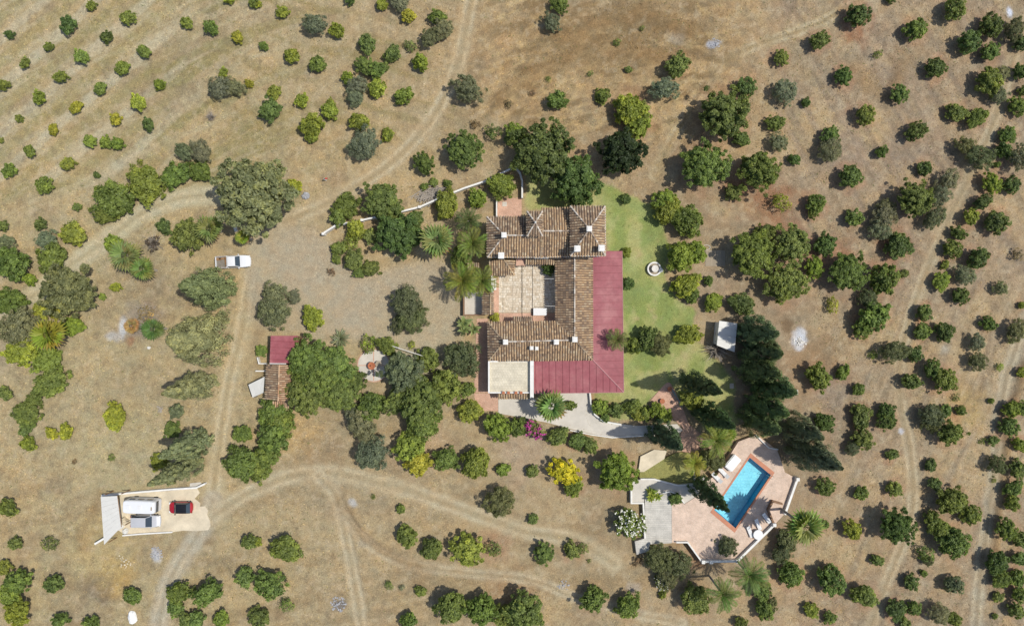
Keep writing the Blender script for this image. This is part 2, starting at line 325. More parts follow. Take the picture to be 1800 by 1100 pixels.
# ------------------------------------------------------------------ where the plants stand
# each entry: x y radius kind tint, in pixels of a 2.973x enlargement of one tile of the photograph
TILES = {
(0, 0): "478 30 32 c g;355 130 52 c d;670 95 45 c g;48 180 30 c d;255 245 30 c g;560 195 38 c d;130 330 32 c g;425 300 46 c g;750 270 42 c g;640 360 46 c g;320 400 40 c g;12 445 38 c g;525 460 40 c g;203 505 42 c l;833 440 35 c l;725 535 50 c y;400 565 40 c y;605 625 38 c y;100 620 26 c g;282 675 34 c y;475 740 40 c l;556 745 40 c g;615 755 40 c g;160 790 36 c g;775 655 40 c d;0 735 20 c g;357 855 42 c l;48 890 44 c g;235 965 52 c g;508 915 22 c d;735 850 22 s l;695 872 20 s l;970 120 38 c g;1105 145 40 c g;1242 198 33 c y;1325 15 30 c g;1195 -4 28 c y;1170 380 28 c l;1150 460 66 o o;1222 455 58 o o;1303 438 24 c y;1100 610 26 D r;968 795 50 o o;1050 790 62 o o;1050 895 58 h g;915 920 70 h g;765 960 90 h l;600 1040 95 h g;400 1080 24 c g",
(450, 0): "10 20 20 c y;138 65 36 c l;300 125 62 o o;490 -4 30 c d;655 20 34 c y;745 8 58 o o;795 85 38 c y;420 160 42 c l;575 225 50 c g;950 92 45 c g;982 150 56 o o;915 200 58 o v;45 242 26 c g;190 292 42 c l;325 342 48 c g;715 280 46 c g;800 240 36 s g;862 325 45 c l;572 340 56 b g;632 370 52 b g;672 348 26 c g;480 410 35 c l;530 440 52 o o;512 510 50 o o;635 465 50 c l;775 505 50 c l;1105 460 84 o o;95 480 40 c l;78 575 64 b g;238 525 38 c l;385 580 48 c l;390 545 30 c l;285 650 64 b l;290 700 42 b l;545 645 52 c l;690 705 36 c l;570 750 88 o o;885 850 62 b d;1085 790 102 b g;1235 690 50 s d;1330 715 42 c g;1145 650 30 s r;1320 545 26 s r;205 975 42 c y;640 1050 108 b g;470 1075 66 h g;1000 1065 76 b l;1155 1035 52 c l;1285 970 76 b l;930 952 25 c g;1000 962 24 c g;880 975 22 c g",
(900, 0): "250 30 52 b g;205 115 54 o o;540 228 26 s g;675 150 18 s g;605 365 22 c g;405 385 20 s g;190 415 18 s g;110 485 18 s r;850 345 74 b g;790 460 80 o o;1215 450 62 b d;240 525 54 c g;470 500 48 c g;615 565 96 b l;655 655 80 b l;560 800 138 b k;1090 600 146 b g;1195 725 50 b g;990 875 134 b g;170 800 150 b d;310 930 152 b d;20 700 58 b l;590 1040 32 c d;1280 900 116 b g;1145 1005 54 b g;790 1055 76 c l",
(1350, 0): "460 80 72 b d;630 -2 30 c d;955 50 66 b g;760 155 66 b g;260 215 58 b g;65 305 50 b g;85 480 74 o o;195 537 28 c d;570 285 30 s g;385 405 58 b d;668 488 58 b g;495 598 58 b g;30 640 52 b g;40 745 60 o o;320 705 55 b g;315 780 74 o o;590 795 36 c d;135 832 36 c d;865 360 62 b d;1045 230 68 b d;1160 135 68 b d;1280 160 70 o v;1320 225 46 b d;1155 275 55 b g;1315 380 50 b d;1140 430 78 b g;1212 390 54 o o;1200 500 56 o o;1335 470 32 c g;1295 550 60 b g;980 588 58 b g;1090 620 60 b g;770 690 60 b d;810 880 45 c d;1030 765 65 o v;1100 820 75 o v;1250 705 50 b g;1225 790 48 b d;1310 830 75 o o;1190 862 20 c g;415 930 70 b g;935 940 68 o o;745 1040 106 b g;890 1020 62 o o;610 1085 55 o o;1160 955 60 b l;1270 970 52 b d;1110 1055 50 b d;235 1060 58 b g;60 1055 60 s l",
(0, 365): "10 95 32 c g;210 85 34 c d;240 170 62 o o;262 265 74 h g;385 135 68 b l;30 180 48 o o;60 300 92 b g;45 485 76 h g;158 372 34 c l;555 30 60 h g;592 188 50 c l;665 250 88 P p;748 320 66 P g;800 185 45 D r;860 98 42 c d;985 140 84 b g;1095 110 74 P p;1270 152 42 P y;352 428 146 b v;605 415 28 c l;533 465 20 c l;222 540 46 c y;300 555 34 c y;110 622 104 o o;262 665 92 P y;385 620 54 h l;100 762 84 b y;242 800 70 h l;260 915 80 h g;22 970 40 c g;175 1005 40 h g;140 1075 62 h g;688 618 46 P z;772 555 48 D Y;805 635 62 P d;605 1078 62 c y;925 1065 40 c v",
(450, 365): "100 450 72 o o;95 545 92 o o;200 465 40 o o;290 585 62 c l;30 745 34 c g;790 500 92 o v;820 590 84 o v;745 610 50 o v;1112 620 78 B p;430 678 66 A o;270 790 120 b g;400 830 120 b g;270 960 120 b g;430 960 110 b g;500 910 70 b d;340 880 130 b g;600 1030 78 b d;760 850 112 b v;690 725 55 b g;895 790 65 b g;1075 790 112 o v;870 1010 128 b g;980 935 94 b g;745 1000 80 b g;1105 950 42 c g;520 1085 62 o o;1125 1060 66 b l;100 1085 84 h g;735 140 124 b d;700 55 58 b g;830 60 50 b g;945 170 96 P p;1110 70 66 F d;1130 190 84 F l;1060 270 62 c g;1080 385 92 F l;1180 385 76 F l;430 205 42 c g;420 265 28 c g;515 270 58 c g;600 315 44 h g;540 335 34 h g;500 180 46 s l;520 115 54 c l;605 150 44 c g;430 45 50 c g;590 715 52 s l;812 712 24 s l;1250 575 28 c y;395 335 26 s r",
(900, 365): "800 18 84 c l;905 72 96 b g;870 250 94 b l;950 235 66 b l;900 400 78 b y;930 455 50 b g;1045 490 58 b l;1195 505 72 b d;1250 235 134 b g;1320 130 60 b g;598 232 30 c l;600 400 38 c d;690 690 72 b d;770 715 72 o v;920 660 70 b l;548 690 56 F g;625 720 58 b g;1075 740 68 D r;460 1045 52 b l;540 1060 44 c g;620 1040 50 c g;690 1080 42 c g;745 1055 44 c l;790 1085 46 c l;650 1085 36 c l;925 995 74 b l;205 1035 88 P p;305 1030 34 c g;190 320 34 c d;1020 385 30 c g",
(1350, 365): "235 10 50 b g;440 55 52 c g;602 40 76 o o;580 112 66 o o;860 50 66 o v;1050 50 50 b l;990 135 42 b d;1190 75 68 b d;680 200 78 b d;960 222 55 c g;1085 268 62 b d;1015 350 60 o o;900 385 54 b l;920 300 26 c l;1300 245 40 s r;995 465 52 b d;1210 420 45 o o;110 190 110 b g;80 390 118 b g;292 200 70 b d;232 310 62 b l;405 340 112 b g;605 365 86 b g;705 345 28 c g;515 480 60 o v;545 560 94 b g;480 630 60 b g;330 505 46 s y;810 545 48 c g;800 645 50 c g;915 645 58 b d;1150 605 45 c g;1085 700 50 o o;1085 800 60 o v;1290 640 66 o v;1270 690 30 s l;1325 510 22 c l;655 760 76 o v;545 770 30 s g;765 765 45 b d;255 880 78 b g;385 855 45 c g;470 950 38 c g;850 840 55 b d;905 905 76 b g;745 910 56 b d;985 995 24 s g;1010 1060 30 c g;930 1060 36 c g;840 1085 72 o v;480 1075 60 c g;610 1065 56 b d;1160 1010 18 c g;1265 1055 52 b l;1315 1050 42 c g;1210 830 26 s l;1320 860 32 c l",
(0, 730): "140 15 56 h g;135 75 38 c g;145 150 42 c l;275 92 34 c y;345 80 40 c y;595 22 58 c y;580 220 22 s g;390 240 16 s r;40 485 50 c g;78 668 36 c g;265 665 45 s g;20 790 40 c l;100 870 72 b g;55 930 66 b l;95 1025 76 b l;275 885 50 b g;690 940 48 c g;315 1065 42 c g;475 1088 46 c g;935 930 64 b g;920 1000 48 c g;1085 925 78 b g;975 1075 45 c g;1030 1065 45 c g;1155 1065 46 c l;1265 95 50 b g;1260 250 98 b g;1310 660 42 c g;1285 840 54 c g;900 75 44 h g;835 240 44 h l",
(450, 730): "100 120 96 b g;55 205 80 b g;20 275 70 b g;130 40 80 b g;560 50 84 o o;612 195 96 o o;800 160 86 b l;850 240 74 b y;865 35 96 b g;995 225 72 b g;1155 245 86 b l;1290 285 38 c l;1275 450 84 o v;615 425 16 s g;755 490 26 c g;790 628 60 c g;925 690 64 c g;1110 700 96 b l;1240 700 48 s g;155 695 80 b g;75 880 80 b g;20 1060 60 b g;160 985 40 s g;695 885 26 s g;860 920 32 c g;795 1070 48 c g;1010 1000 90 b g;1180 1010 90 b g;1310 1040 70 b g;10 660 26 c y;760 900 18 s o;1265 60 76 b l",
(900, 730): "40 60 58 c g;115 70 52 m g;240 105 55 b g;335 130 56 b g;402 160 50 b g;105 290 36 c g;272 290 84 Y Y;312 375 60 b l;535 285 120 b l;600 570 94 w g;110 543 30 c g;165 715 62 c g;310 705 50 c g;365 690 36 s g;400 760 15 s g;785 935 26 c l;760 745 88 o v;865 770 88 o v;800 835 78 o v;780 870 50 w g;415 960 80 b g;600 990 76 b g;950 960 92 b g;1100 930 80 F g;1240 830 88 F g;1290 905 60 b g;1310 1005 60 c g;1190 1082 36 c g;60 1035 112 b g;1115 680 66 o v;735 412 54 B l;850 435 40 c g;955 250 56 F y;1065 130 84 F l;1040 225 80 o v;1115 90 60 P l;485 10 30 c g;655 760 36 s r",
(1350, 730): "290 40 62 b d;480 30 52 c g;490 125 66 c g;440 170 46 o v;612 30 60 b d;645 205 36 c d;290 370 60 b d;480 405 42 c g;655 380 46 c g;435 595 60 b l;650 570 102 b d;188 575 96 P p;280 565 36 c g;85 650 66 b v;60 720 60 o v;110 830 76 b g;325 860 86 b g;500 940 70 b g;565 760 36 c g;220 1020 46 c l;320 1060 40 c g;5 985 50 b v;845 260 38 c d;865 355 40 c d;955 450 92 b g;1050 515 62 b g;850 545 50 c g;900 600 62 b g;965 665 94 b g;815 720 54 s g;835 760 36 o v;740 870 46 b d;815 825 22 c g;965 880 55 b v;665 1020 60 b d;760 1005 42 c g;880 1035 64 o o;965 1065 45 c g;710 1085 40 c g;850 20 70 o v;940 90 74 b g;1115 135 22 s g;1170 130 32 c g;1190 260 60 o v;1290 280 55 b g;1255 60 56 b g;1312 150 42 c l;1275 380 50 b g;1265 450 45 c g;1230 590 66 b g;1190 760 70 b d;1220 860 56 b g;1300 850 50 c g;1305 930 46 c g;1200 950 32 c g;1290 1020 46 c g;1185 1050 18 c g;1310 750 46 c g;1320 650 46 c g;1180 340 16 s l",
}
PLANTS = []
for (ox, oy), s in TILES.items():
    for e in s.split(';'):
        a = e.split(); PLANTS.append([ox + float(a[0]) / 2.973, oy + float(a[1]) / 2.973, float(a[2]) / 2.973, a[3], a[4]])
for p in PLANTS:                # the young citrus of the top-left field is a lighter green
    if p[0] < 340 and p[1] < 345 and p[3] == 'c' and p[4] == 'g': p[4] = 'n'

# ------------------------------------------------------------------ terrain
def vnoise(x, y, seed=0):
    xi = np.floor(x).astype(np.int64); yi = np.floor(y).astype(np.int64); fx = x - xi; fy = y - yi
    fx = fx * fx * (3 - 2 * fx); fy = fy * fy * (3 - 2 * fy)
    def h(a, b):
        n = (a * 374761393 + b * 668265263 + seed * 974711) & 0xffffffff
        n = ((n ^ (n >> 13)) * 1274126177) & 0xffffffff
        return ((n ^ (n >> 16)) & 0xffff) / 65535.0
    return (h(xi, yi) * (1 - fx) + h(xi + 1, yi) * fx) * (1 - fy) + (h(xi, yi + 1) * (1 - fx) + h(xi + 1, yi + 1) * fx) * fy
def fbm(x, y, seed=0, oc=4):
    s = 0; a = 0.5; t = 0
    for i in range(oc):
        s = s + a * vnoise(x * 2 ** i + 17.3 * i, y * 2 ** i + 5.1 * i, seed + i); t += a; a *= 0.55
    return s / t
def sstep(a, b, x):
    t = np.clip((x - a) / (b - a), 0, 1); return t * t * (3 - 2 * t)
def spline(pts, n=8):
    out = []
    q = [pts[0]] + list(pts) + [pts[-1]]
    for i in range(1, len(q) - 2):
        p0, p1, p2, p3 = [np.array(q[i + k], float) for k in (-1, 0, 1, 2)]
        for t in np.linspace(0, 1, n, endpoint=False):
            out.append(0.5 * ((2 * p1) + (-p0 + p2) * t + (2 * p0 - 5 * p1 + 4 * p2 - p3) * t * t + (-p0 + 3 * p1 - 3 * p2 + p3) * t ** 3))
    out.append(np.array(pts[-1], float)); return np.array(out)
def dist_path(X, Y, pts, reach=60):
    D = np.full(X.shape, 1e3)
    q = spline(pts, 5)
    sel = (X > q[:, 0].min() - reach) & (X < q[:, 0].max() + reach) & (Y > q[:, 1].min() - reach) & (Y < q[:, 1].max() + reach)
    x = X[sel]; y = Y[sel]; d = np.full(x.shape, 1e3)
    for a, b in zip(q[:-1], q[1:]):
        v = b - a; L = max(1e-6, v @ v)
        t = np.clip(((x - a[0]) * v[0] + (y - a[1]) * v[1]) / L, 0, 1)
        d = np.minimum(d, np.hypot(x - a[0] - t * v[0], y - a[1] - t * v[1]))
    D[sel] = d; return D
def in_poly(X, Y, pts):
    r = np.zeros(X.shape, bool); n = len(pts)
    for i in range(n):
        x0, y0 = pts[i]; x1, y1 = pts[(i + 1) % n]
        if y0 == y1: continue
        c = ((y0 > Y) != (y1 > Y)) & (X < (x1 - x0) * (Y - y0) / (y1 - y0) + x0)
        r ^= c
    return r
def blur(A, k):
    for _ in range(k):
        A = (A + np.roll(A, 1, 0) + np.roll(A, -1, 0) + np.roll(A, 1, 1) + np.roll(A, -1, 1)) / 5
    return A

POOL = [(1318, 804), (1355, 834.5), (1293, 928), (1255.5, 896)]
STEP = 0.26
gx = np.arange(-97, 97.01, STEP); gy = np.arange(-64, 64.01, STEP)
GX, GY = np.meshgrid(gx, gy)
X = GX * PPM + 900; Y = 550 - GY * PPM          # photograph pixels at ground level
wx = (fbm(X / 60, Y / 60, 3) - 0.5) * 16; wy = (fbm(X / 60, Y / 60, 9) - 0.5) * 16
Xw = X + wx; Yw = Y + wy
T = np.zeros(X.shape + (3,))
def blend(mask, col):
    global T
    T = T * (1 - mask[..., None]) + np.array(col) * mask[..., None]
T[:] = S(186, 162, 122)
lft = 1 - sstep(150, 900, X); rgt = sstep(1000, 1400, X)
blend(lft * 0.8, S(186, 167, 124)); blend(rgt * 0.9, S(172, 148, 117))
blend((1 - sstep(60, 330, Yw)) * sstep(700, 900, X) * (1 - sstep(1280, 1420, X)) * 0.8, S(186, 152, 106))
n1 = fbm(X / 120, Y / 120, 21); n2 = fbm(X / 45, Y / 45, 31); n3 = fbm(X / 16, Y / 16, 41, 3)
blend(sstep(0.5, 0.72, n1) * 0.55, S(198, 170, 122)); blend(sstep(0.52, 0.75, 1 - n1) * 0.5, S(164, 145, 112))
blend(sstep(0.55, 0.78, n2) * 0.5, S(200, 172, 126)); blend(sstep(0.55, 0.78, 1 - n2) * 0.5, S(158, 136, 106))
# ploughed strips following the slope
def strips(ax, ay, per, m, c, amt, seed):
    u = (X * ax + Y * ay) / per + fbm(X / 140, Y / 140, seed) * 2.2; v = (-X * ay + Y * ax)
    s = fbm(u * 1.0, v / 220, seed + 5, 3)
    blend(sstep(0.5, 0.7, s) * m * amt, c)
mTL = (1 - sstep(430, 640, X)) * (1 - sstep(300, 420, Y))
strips(0.42, 0.91, 24, mTL, S(160, 146, 98), 0.85, 51); strips(0.42, 0.91, 11, mTL, S(200, 182, 142), 0.65, 52)
row_u = (X * .66 + Y * .75 - 235 + (n1 - .5) * 14) / 60 * 2 * np.pi
mrow = (1 - sstep(240, 380, X)) * (1 - sstep(300, 360, Y + X * .1))
blend(mrow * sstep(.35, .9, np.cos(row_u)) * (.35 + .6 * n2), S(204, 190, 156)); blend(mrow * sstep(.2, .9, -np.cos(row_u)) * .55, S(166, 150, 98))
mTM = sstep(330, 480, X) * (1 - sstep(760, 840, X)) * (1 - sstep(200, 330, Y))
strips(-0.25, 0.97, 20, mTM, S(162, 144, 98), 0.75, 53)
mTR = sstep(1280, 1400, X) * (1 - sstep(420, 600, Y))
strips(0.87, -0.5, 15, mTR, S(142, 124, 104), 0.6, 54); strips(0.87, -0.5, 9, mTR, S(198, 172, 138), 0.35, 55)
mR = sstep(1400, 1520, X) * sstep(330, 560, Y)
strips(0.93, 0.36, 14, mR, S(144, 128, 106), 0.6, 56); strips(0.93, 0.36, 8, mR, S(200, 176, 140), 0.4, 57)
mB = sstep(780, 880, Y) * (1 - sstep(1150, 1300, X))
strips(0.2, 0.98, 16, mB, S(160, 138, 102), 0.5, 58)
for i, (x, y, r, c, a) in enumerate([
        (1120, 45, 70, S(140, 116, 80), .7), (1010, 60, 50, S(150, 124, 84), .6), (1250, 50, 50, S(152, 128, 92), .6), (960, 110, 70, S(160, 132, 90), .6),
        (1080, 110, 80, S(176, 148, 104), .6), (940, 170, 60, S(176, 144, 100), .6), (1340, 350, 60, S(158, 108, 76), .7), (1300, 320, 40, S(160, 112, 80), .5),
        (1370, 400, 60, S(164, 120, 88), .5), (1470, 440, 50, S(158, 112, 82), .5), (1560, 440, 30, S(160, 115, 85), .5), (1500, 50, 40, S(164, 112, 78), .6),
        (1120, 360, 60, S(180, 150, 110), .5), (1450, 620, 60, S(160, 134, 100), .7), (1400, 650, 60, S(172, 140, 104), .6), (240, 560, 40, S(160, 146, 132), .6),
        (80, 700, 120, S(186, 168, 128), .6), (230, 800, 120, S(190, 174, 130), .7), (200, 1010, 40, S(196, 158, 92), .8), (170, 1030, 30, S(110, 96, 84), .5),
        (180, 960, 80, S(196, 172, 118), .6), (740, 600, 90, S(188, 178, 146), .8), (520, 760, 60, S(206, 172, 118), .7), (560, 800, 50, S(160, 132, 96), .5),
        (1240, 500, 60, S(176, 152, 122), .8), (1230, 360, 40, S(164, 136, 104), .6), (1230, 950, 60, S(168, 122, 88), .6), (900, 1050, 60, S(168, 126, 90), .5),
        (740, 780, 60, S(196, 164, 128), .6), (920, 790, 70, S(186, 162, 134), .7), (860, 960, 40, S(184, 142, 108), .6), (1690, 720, 50, S(196, 164, 104), .6),
        (1480, 260, 60, S(164, 144, 122), .6), (1560, 150, 50, S(152, 134, 112), .6), (1600, 260, 50, S(150, 130, 110), .5), (1460, 690, 40, S(158, 140, 120), .6)]):
    d = np.hypot(Xw - x, Yw - y) + (n3 - 0.5) * 30 + (n2 - .5) * 40
    blend((1 - sstep(r * 0.35, r * 1.1, d)) * a, c)
HR = np.zeros(X.shape); road = np.zeros(X.shape); drive = np.zeros(X.shape)
def track(pts, w, col, amt=0.9, ruts=None, isroad=True, soft=0.5):
    global road
    d = dist_path(Xw * 0.5 + X * 0.5, Yw * 0.5 + Y * 0.5, pts) + (n3 - 0.5) * 5
    m = 1 - sstep(w * (1 - soft), w * (1 + soft * 0.6), d)
    blend(m * amt, col)
    if isroad: road = np.maximum(road, m)
    if ruts:
        d2 = dist_path(Xw * .3 + X * .7, Yw * .3 + Y * .7, pts) + (n3 - .5) * 3
        blend((1 - sstep(1.0, 5.5, np.abs(d2 - ruts))) * sstep(.25, .65, n2) * (.2 + .6 * fbm(X / 10, Y / 10, 61, 3)), S(212, 194, 158)); HR[:] = np.maximum(HR, np.exp(-((d2 - ruts) / 2.6) ** 2))
        blend((1 - sstep(0.8, ruts * 0.7, d2)) * 0.35, S(160, 142, 106))
RL = S(196, 178, 142); RG = S(184, 172, 140)
track([(-120, 640), (-30, 560), (60, 520), (120, 470), (190, 420), (250, 375), (310, 350), (375, 342), (470, 350)], 19, S(204, 190, 152), 0.95, 8)
track([(455, 430), (440, 500), (430, 560), (415, 620), (402, 680), (392, 740), (384, 800), (376, 850), (374, 900)], 20, S(200, 178, 136), 0.95, 8)
track([(374, 880), (360, 920), (330, 965), (300, 1020), (284, 1080), (270, 1170)], 19, S(192, 178, 150), 1.0, 8)
track([(372, 910), (430, 870), (500, 840), (570, 830), (650, 843), (740, 868), (830, 902), (930, 935), (1010, 948), (1080, 990)], 18, S(200, 180, 142), 0.7, 9)
track([(560, 835), (590, 870), (608, 940), (622, 1010), (640, 1130)], 14, S(198, 178, 142), 0.55, 7)
track([(600, 900), (660, 965), (740, 995), (830, 1008), (940, 1020), (1010, 1050), (1080, 1070), (1200, 1095)], 12, S(196, 176, 142), 0.55, 6)
track([(840, -60), (826, 20), (806, 110), (765, 200), (690, 285), (600, 345), (500, 390)], 17, S(198, 174, 134), 0.7, 8)
track([(1810, 30), (1780, 110), (1745, 220), (1695, 330), (1645, 440), (1605, 540), (1585, 630), (1584, 710), (1600, 790), (1606, 870), (1590, 950), (1550, 1050), (1510, 1160)], 14, S(186, 164, 128), 0.75, 7)
track([(1840, 480), (1790, 600), (1762, 700), (1750, 820), (1734, 930), (1722, 1030), (1716, 1150)], 15, S(178, 162, 134), 0.85, 7)
track([(1560, -30), (1440, 40), (1330, 80), (1262, 120), (1215, 190), (1180, 250), (1150, 310)], 12, S(184, 160, 116), 0.6, 6, False)
track([(1690, 560), (1660, 680), (1630, 800)], 8, S(192, 170, 134), 0.4, None, False)
DR = [(452, 400), (520, 395), (580, 415), (590, 465), (640, 488), (700, 470), (770, 455), (815, 490), (818, 560), (800, 600), (740, 612), (640, 600), (580, 600), (530, 580), (470, 575), (440, 560), (436, 470)]
drive = blur(in_poly(Xw, Yw, DR).astype(float), 60)
blend(sstep(0.05, 0.85, drive) * 0.8, S(192, 172, 138)); blend(sstep(0.3, 0.8, drive) * sstep(.45, .7, n1) * 0.5, S(186, 170, 142))
track([(450, 440), (500, 540), (560, 590)], 12, S(194, 176, 140), 0.5, None, False)
LAWN = [(925, 300), (1000, 330), (1060, 320), (1110, 345), (1150, 360), (1165, 400), (1180, 440), (1165, 480), (1190, 530), (1225, 545), (1215, 590), (1240, 615), (1268, 640), (1292, 668), (1290, 720), (1300, 745), (1240, 760), (1210, 705), (1150, 690), (1120, 740), (1046, 736), (1042, 690), (1090, 560), (1060, 365), (925, 370)]
lawn = blur((in_poly(X + wx * .6, Y + wy * .6, LAWN)).astype(float), 10)
lm = sstep(0.25, 0.75, lawn + (n3 - 0.5) * 0.7)
n4 = fbm(X / 26, Y / 40, 77, 4)
blend(lm, S(172, 174, 106)); blend(lm * sstep(.45, .68, n2) * .8, S(145, 158, 86)); blend(lm * sstep(.48, .7, n4) * .75, S(192, 184, 122)); blend(lm * sstep(.52, .75, 1 - n4) * .6, S(140, 150, 88)); blend(lm * sstep(.6, .8, n3) * sstep(.45, .6, n1) * .6, S(196, 176, 126))
for x, y, r, c in [(905, 480, 20, S(190, 170, 130))]: pass
# rough straw banks above the house
mt = sstep(800, 900, X) * (1 - sstep(1230, 1340, X)) * (1 - sstep(180, 330, Y))
cy_ = np.hypot((X - 1150) * .75, Y - 420); ang = np.arctan2(Y - 420, (X - 1150) * .75)
ba = fbm(cy_ / 13, ang * 9, 91, 4); bb = fbm(cy_ / 7, ang * 22, 93, 4)
blend(mt * sstep(.48, .66, ba) * .75, S(140, 116, 80)); blend(mt * sstep(.52, .7, bb) * .6, S(212, 180, 126))
mm = (1 - sstep(60, 200, np.hypot(X - 1090, (Y - 60) * 2)))
blend(mm * sstep(.42, .6, bb) * .7, S(128, 106, 74))
fb = fbm(X / 9, Y / 9, 95, 4)
blend(sstep(.56, .74, fb) * (1 - np.clip(road + drive + lm, 0, 1)) * .4, S(206, 184, 148)); blend(sstep(.56, .74, 1 - fb) * (1 - np.clip(road + drive + lm, 0, 1)) * .4, S(140, 122, 96))
# fallen leaves, russet, round the orchard trees on the right
for p in PLANTS:
    if p[0] > 1000 and p[3] in 'bc' and not (1090 < p[0] < 1330 and 340 < p[1] < 990):
        w_ = p[2] * 1.5; j0, j1 = np.searchsorted(X[0], (p[0] - w_ - 8, p[0] + w_ + 8)); i0, i1 = np.searchsorted(-Y[:, 0], (-(p[1] + w_ + 8), -(p[1] - w_ - 8)))
        d = np.hypot(X[i0:i1, j0:j1] - p[0], Y[i0:i1, j0:j1] - p[1]) + (n3[i0:i1, j0:j1] - .5) * 26
        mk = (1 - sstep(p[2] * .8, p[2] * 1.5, d)) * .45 * R.uniform(.3, 1.0); T[i0:i1, j0:j1] = T[i0:i1, j0:j1] * (1 - mk[..., None]) + np.array(S(182, 134, 102)) * mk[..., None]
# ash and lime stains
for x, y, rx, ry, c, a in [(216, 572, 13, 24, S(214, 212, 206), .9), (205, 592, 24, 14, S(196, 192, 184), .7), (232, 600, 14, 14, S(170, 120, 84), .6), (275, 972, 10, 17, S(206, 204, 202), .85),
        (1405, 600, 14, 20, S(226, 226, 226), .95), (1385, 575, 14, 12, S(120, 96, 70), .7), (595, 1062, 16, 16, S(130, 124, 118), .8), (1258, 77, 14, 9, S(190, 190, 196), .7), (990, 1027, 14, 7, S(196, 190, 180), .6),
        (1190, 165 - 100, 18, 12, S(170, 160, 140), .5), (620, 885, 8, 8, S(206, 204, 198), .7), (640, 955, 14, 10, S(170, 156, 130), .5), (1660, 610, 8, 14, S(200, 190, 170), .4), (1776, 24, 7, 10, S(232, 232, 236), .9),
        (368, 205, 10, 10, S(150, 132, 112), .7), (1115, 1030, 18, 10, S(190, 180, 165), .5), (1584, 758, 6, 6, S(220, 220, 224), .8)]:
    d = np.hypot((Xw - x) / rx, (Yw - y) / ry) + (n3 - 0.5) * 1.2
    blend((1 - sstep(0.4, 1.1, d)) * a, c)
T *= np.array([0.835, 0.88, 0.945])
# relief: gentle, flat round the buildings
flat = np.zeros(X.shape)
for a, b, c, d in ((790, 330, 1440, 1010), (150, 840, 410, 975), (425, 560, 720, 730), (360, 360, 460, 490)):
    flat = np.maximum(flat, in_poly(X, Y, [(a, b), (c, b), (c, d), (a, d)]).astype(float))
flat = blur(flat, 30)
HZ = (fbm(X / 70, Y / 70, 71) - 0.5) * 0.7 + (n3 - 0.5) * 0.16
for pts, w, h in (([(880, 175), (940, 125), (1020, 100), (1100, 95), (1180, 110)], 16, 0.55), ([(990, 70), (1060, 35), (1130, 25), (1210, 50)], 14, 0.6), ([(150, 960), (145, 930), (165, 890), (178, 868)], 9, 0.3),
        ([(1800, 640), (1775, 740), (1760, 860), (1750, 980)], 8, 0.35), ([(600, 880), (640, 940), (700, 980), (740, 995)], 10, 0.35), ([(1590, 100), (1560, 170), (1500, 120)], 14, 0.3)):
    d = dist_path(Xw, Yw, pts)
    HZ += h * np.exp(-(d / w) ** 2); blend(np.exp(-(d / (w * 1.1)) ** 2) * 0.55, S(146, 120, 84))
HZ *= (1 - flat) * (1 - 0.75 * np.clip(road + drive, 0, 1)) * (1 - 0.85 * lm)
HZ -= HR * 0.09 * (1 - flat)
ed = np.minimum(np.minimum(X - X.min(), X.max() - X), np.minimum(Y - Y.min(), Y.max() - Y))
HZ *= sstep(0, 60, ed)
pc = np.array(POOL).mean(0); POOLX = [(pc[0] + (x - pc[0]) * 1.08, pc[1] + (y - pc[1]) * 1.08) for x, y in POOL]
HZ[in_poly(X, Y, POOLX)] = -3.0
def ground_z(x, y):
    i = int(round((y - gy[0]) / STEP)); j = int(round((x - gx[0]) / STEP))
    if 0 <= i < len(gy) and 0 <= j < len(gx): return float(max(HZ[i, j], -0.5))
    return 0.0

ny, nx = X.shape
V = np.stack([GX, GY, HZ], -1).reshape(-1, 3)
C4 = np.concatenate([np.clip(T, 0.01, 1), np.ones(X.shape + (1,))], -1).reshape(-1, 4)
idx = np.arange(ny * nx).reshape(ny, nx)
Q = np.stack([idx[:-1, :-1], idx[:-1, 1:], idx[1:, 1:], idx[1:, :-1]], -1).reshape(-1, 4)
def cellmask(a): return ((a[:-1, :-1] + a[:-1, 1:] + a[1:, 1:] + a[1:, :-1]) / 4).reshape(-1)
c_l = cellmask(lm) > 0.5; c_d = (cellmask(drive) > 0.5) & ~c_l; c_r = (cellmask(road) > 0.5) & ~c_l & ~c_d
def sub_ground(name, sel, skirt=False):
    q = Q[sel]; u, inv = np.unique(q, return_inverse=True); vv = V[u]; cc = C4[u]; ff = inv.reshape(-1, 4)
    if skirt:                      # carries the earth on to the horizon
        o = len(vv); B = 1500.0
        x0, x1, y0, y1 = gx[0], gx[-1], gy[0], gy[-1]
        vv = np.vstack([vv, [(x0, y0, 0), (x1, y0, 0), (x1, y1, 0), (x0, y1, 0), (-B, -B, 0), (B, -B, 0), (B, B, 0), (-B, B, 0)]])
        cc = np.vstack([cc, np.tile([*T.reshape(-1, 3).mean(0), 1], (8, 1))])
        ff = np.vstack([ff, o + np.array([(4, 5, 1, 0), (5, 6, 2, 1), (6, 7, 3, 2), (7, 4, 0, 3)])])
    me = np_mesh(name, vv, ff, {'tone': ('FLOAT_COLOR', 'POINT', cc)}, M['earth'], True)
    return structure(obj(name, me))
sub_ground('ground', ~(c_l | c_d | c_r), True); sub_ground('lawn', c_l); sub_ground('driveway', c_d); sub_ground('dirt_road', c_r)

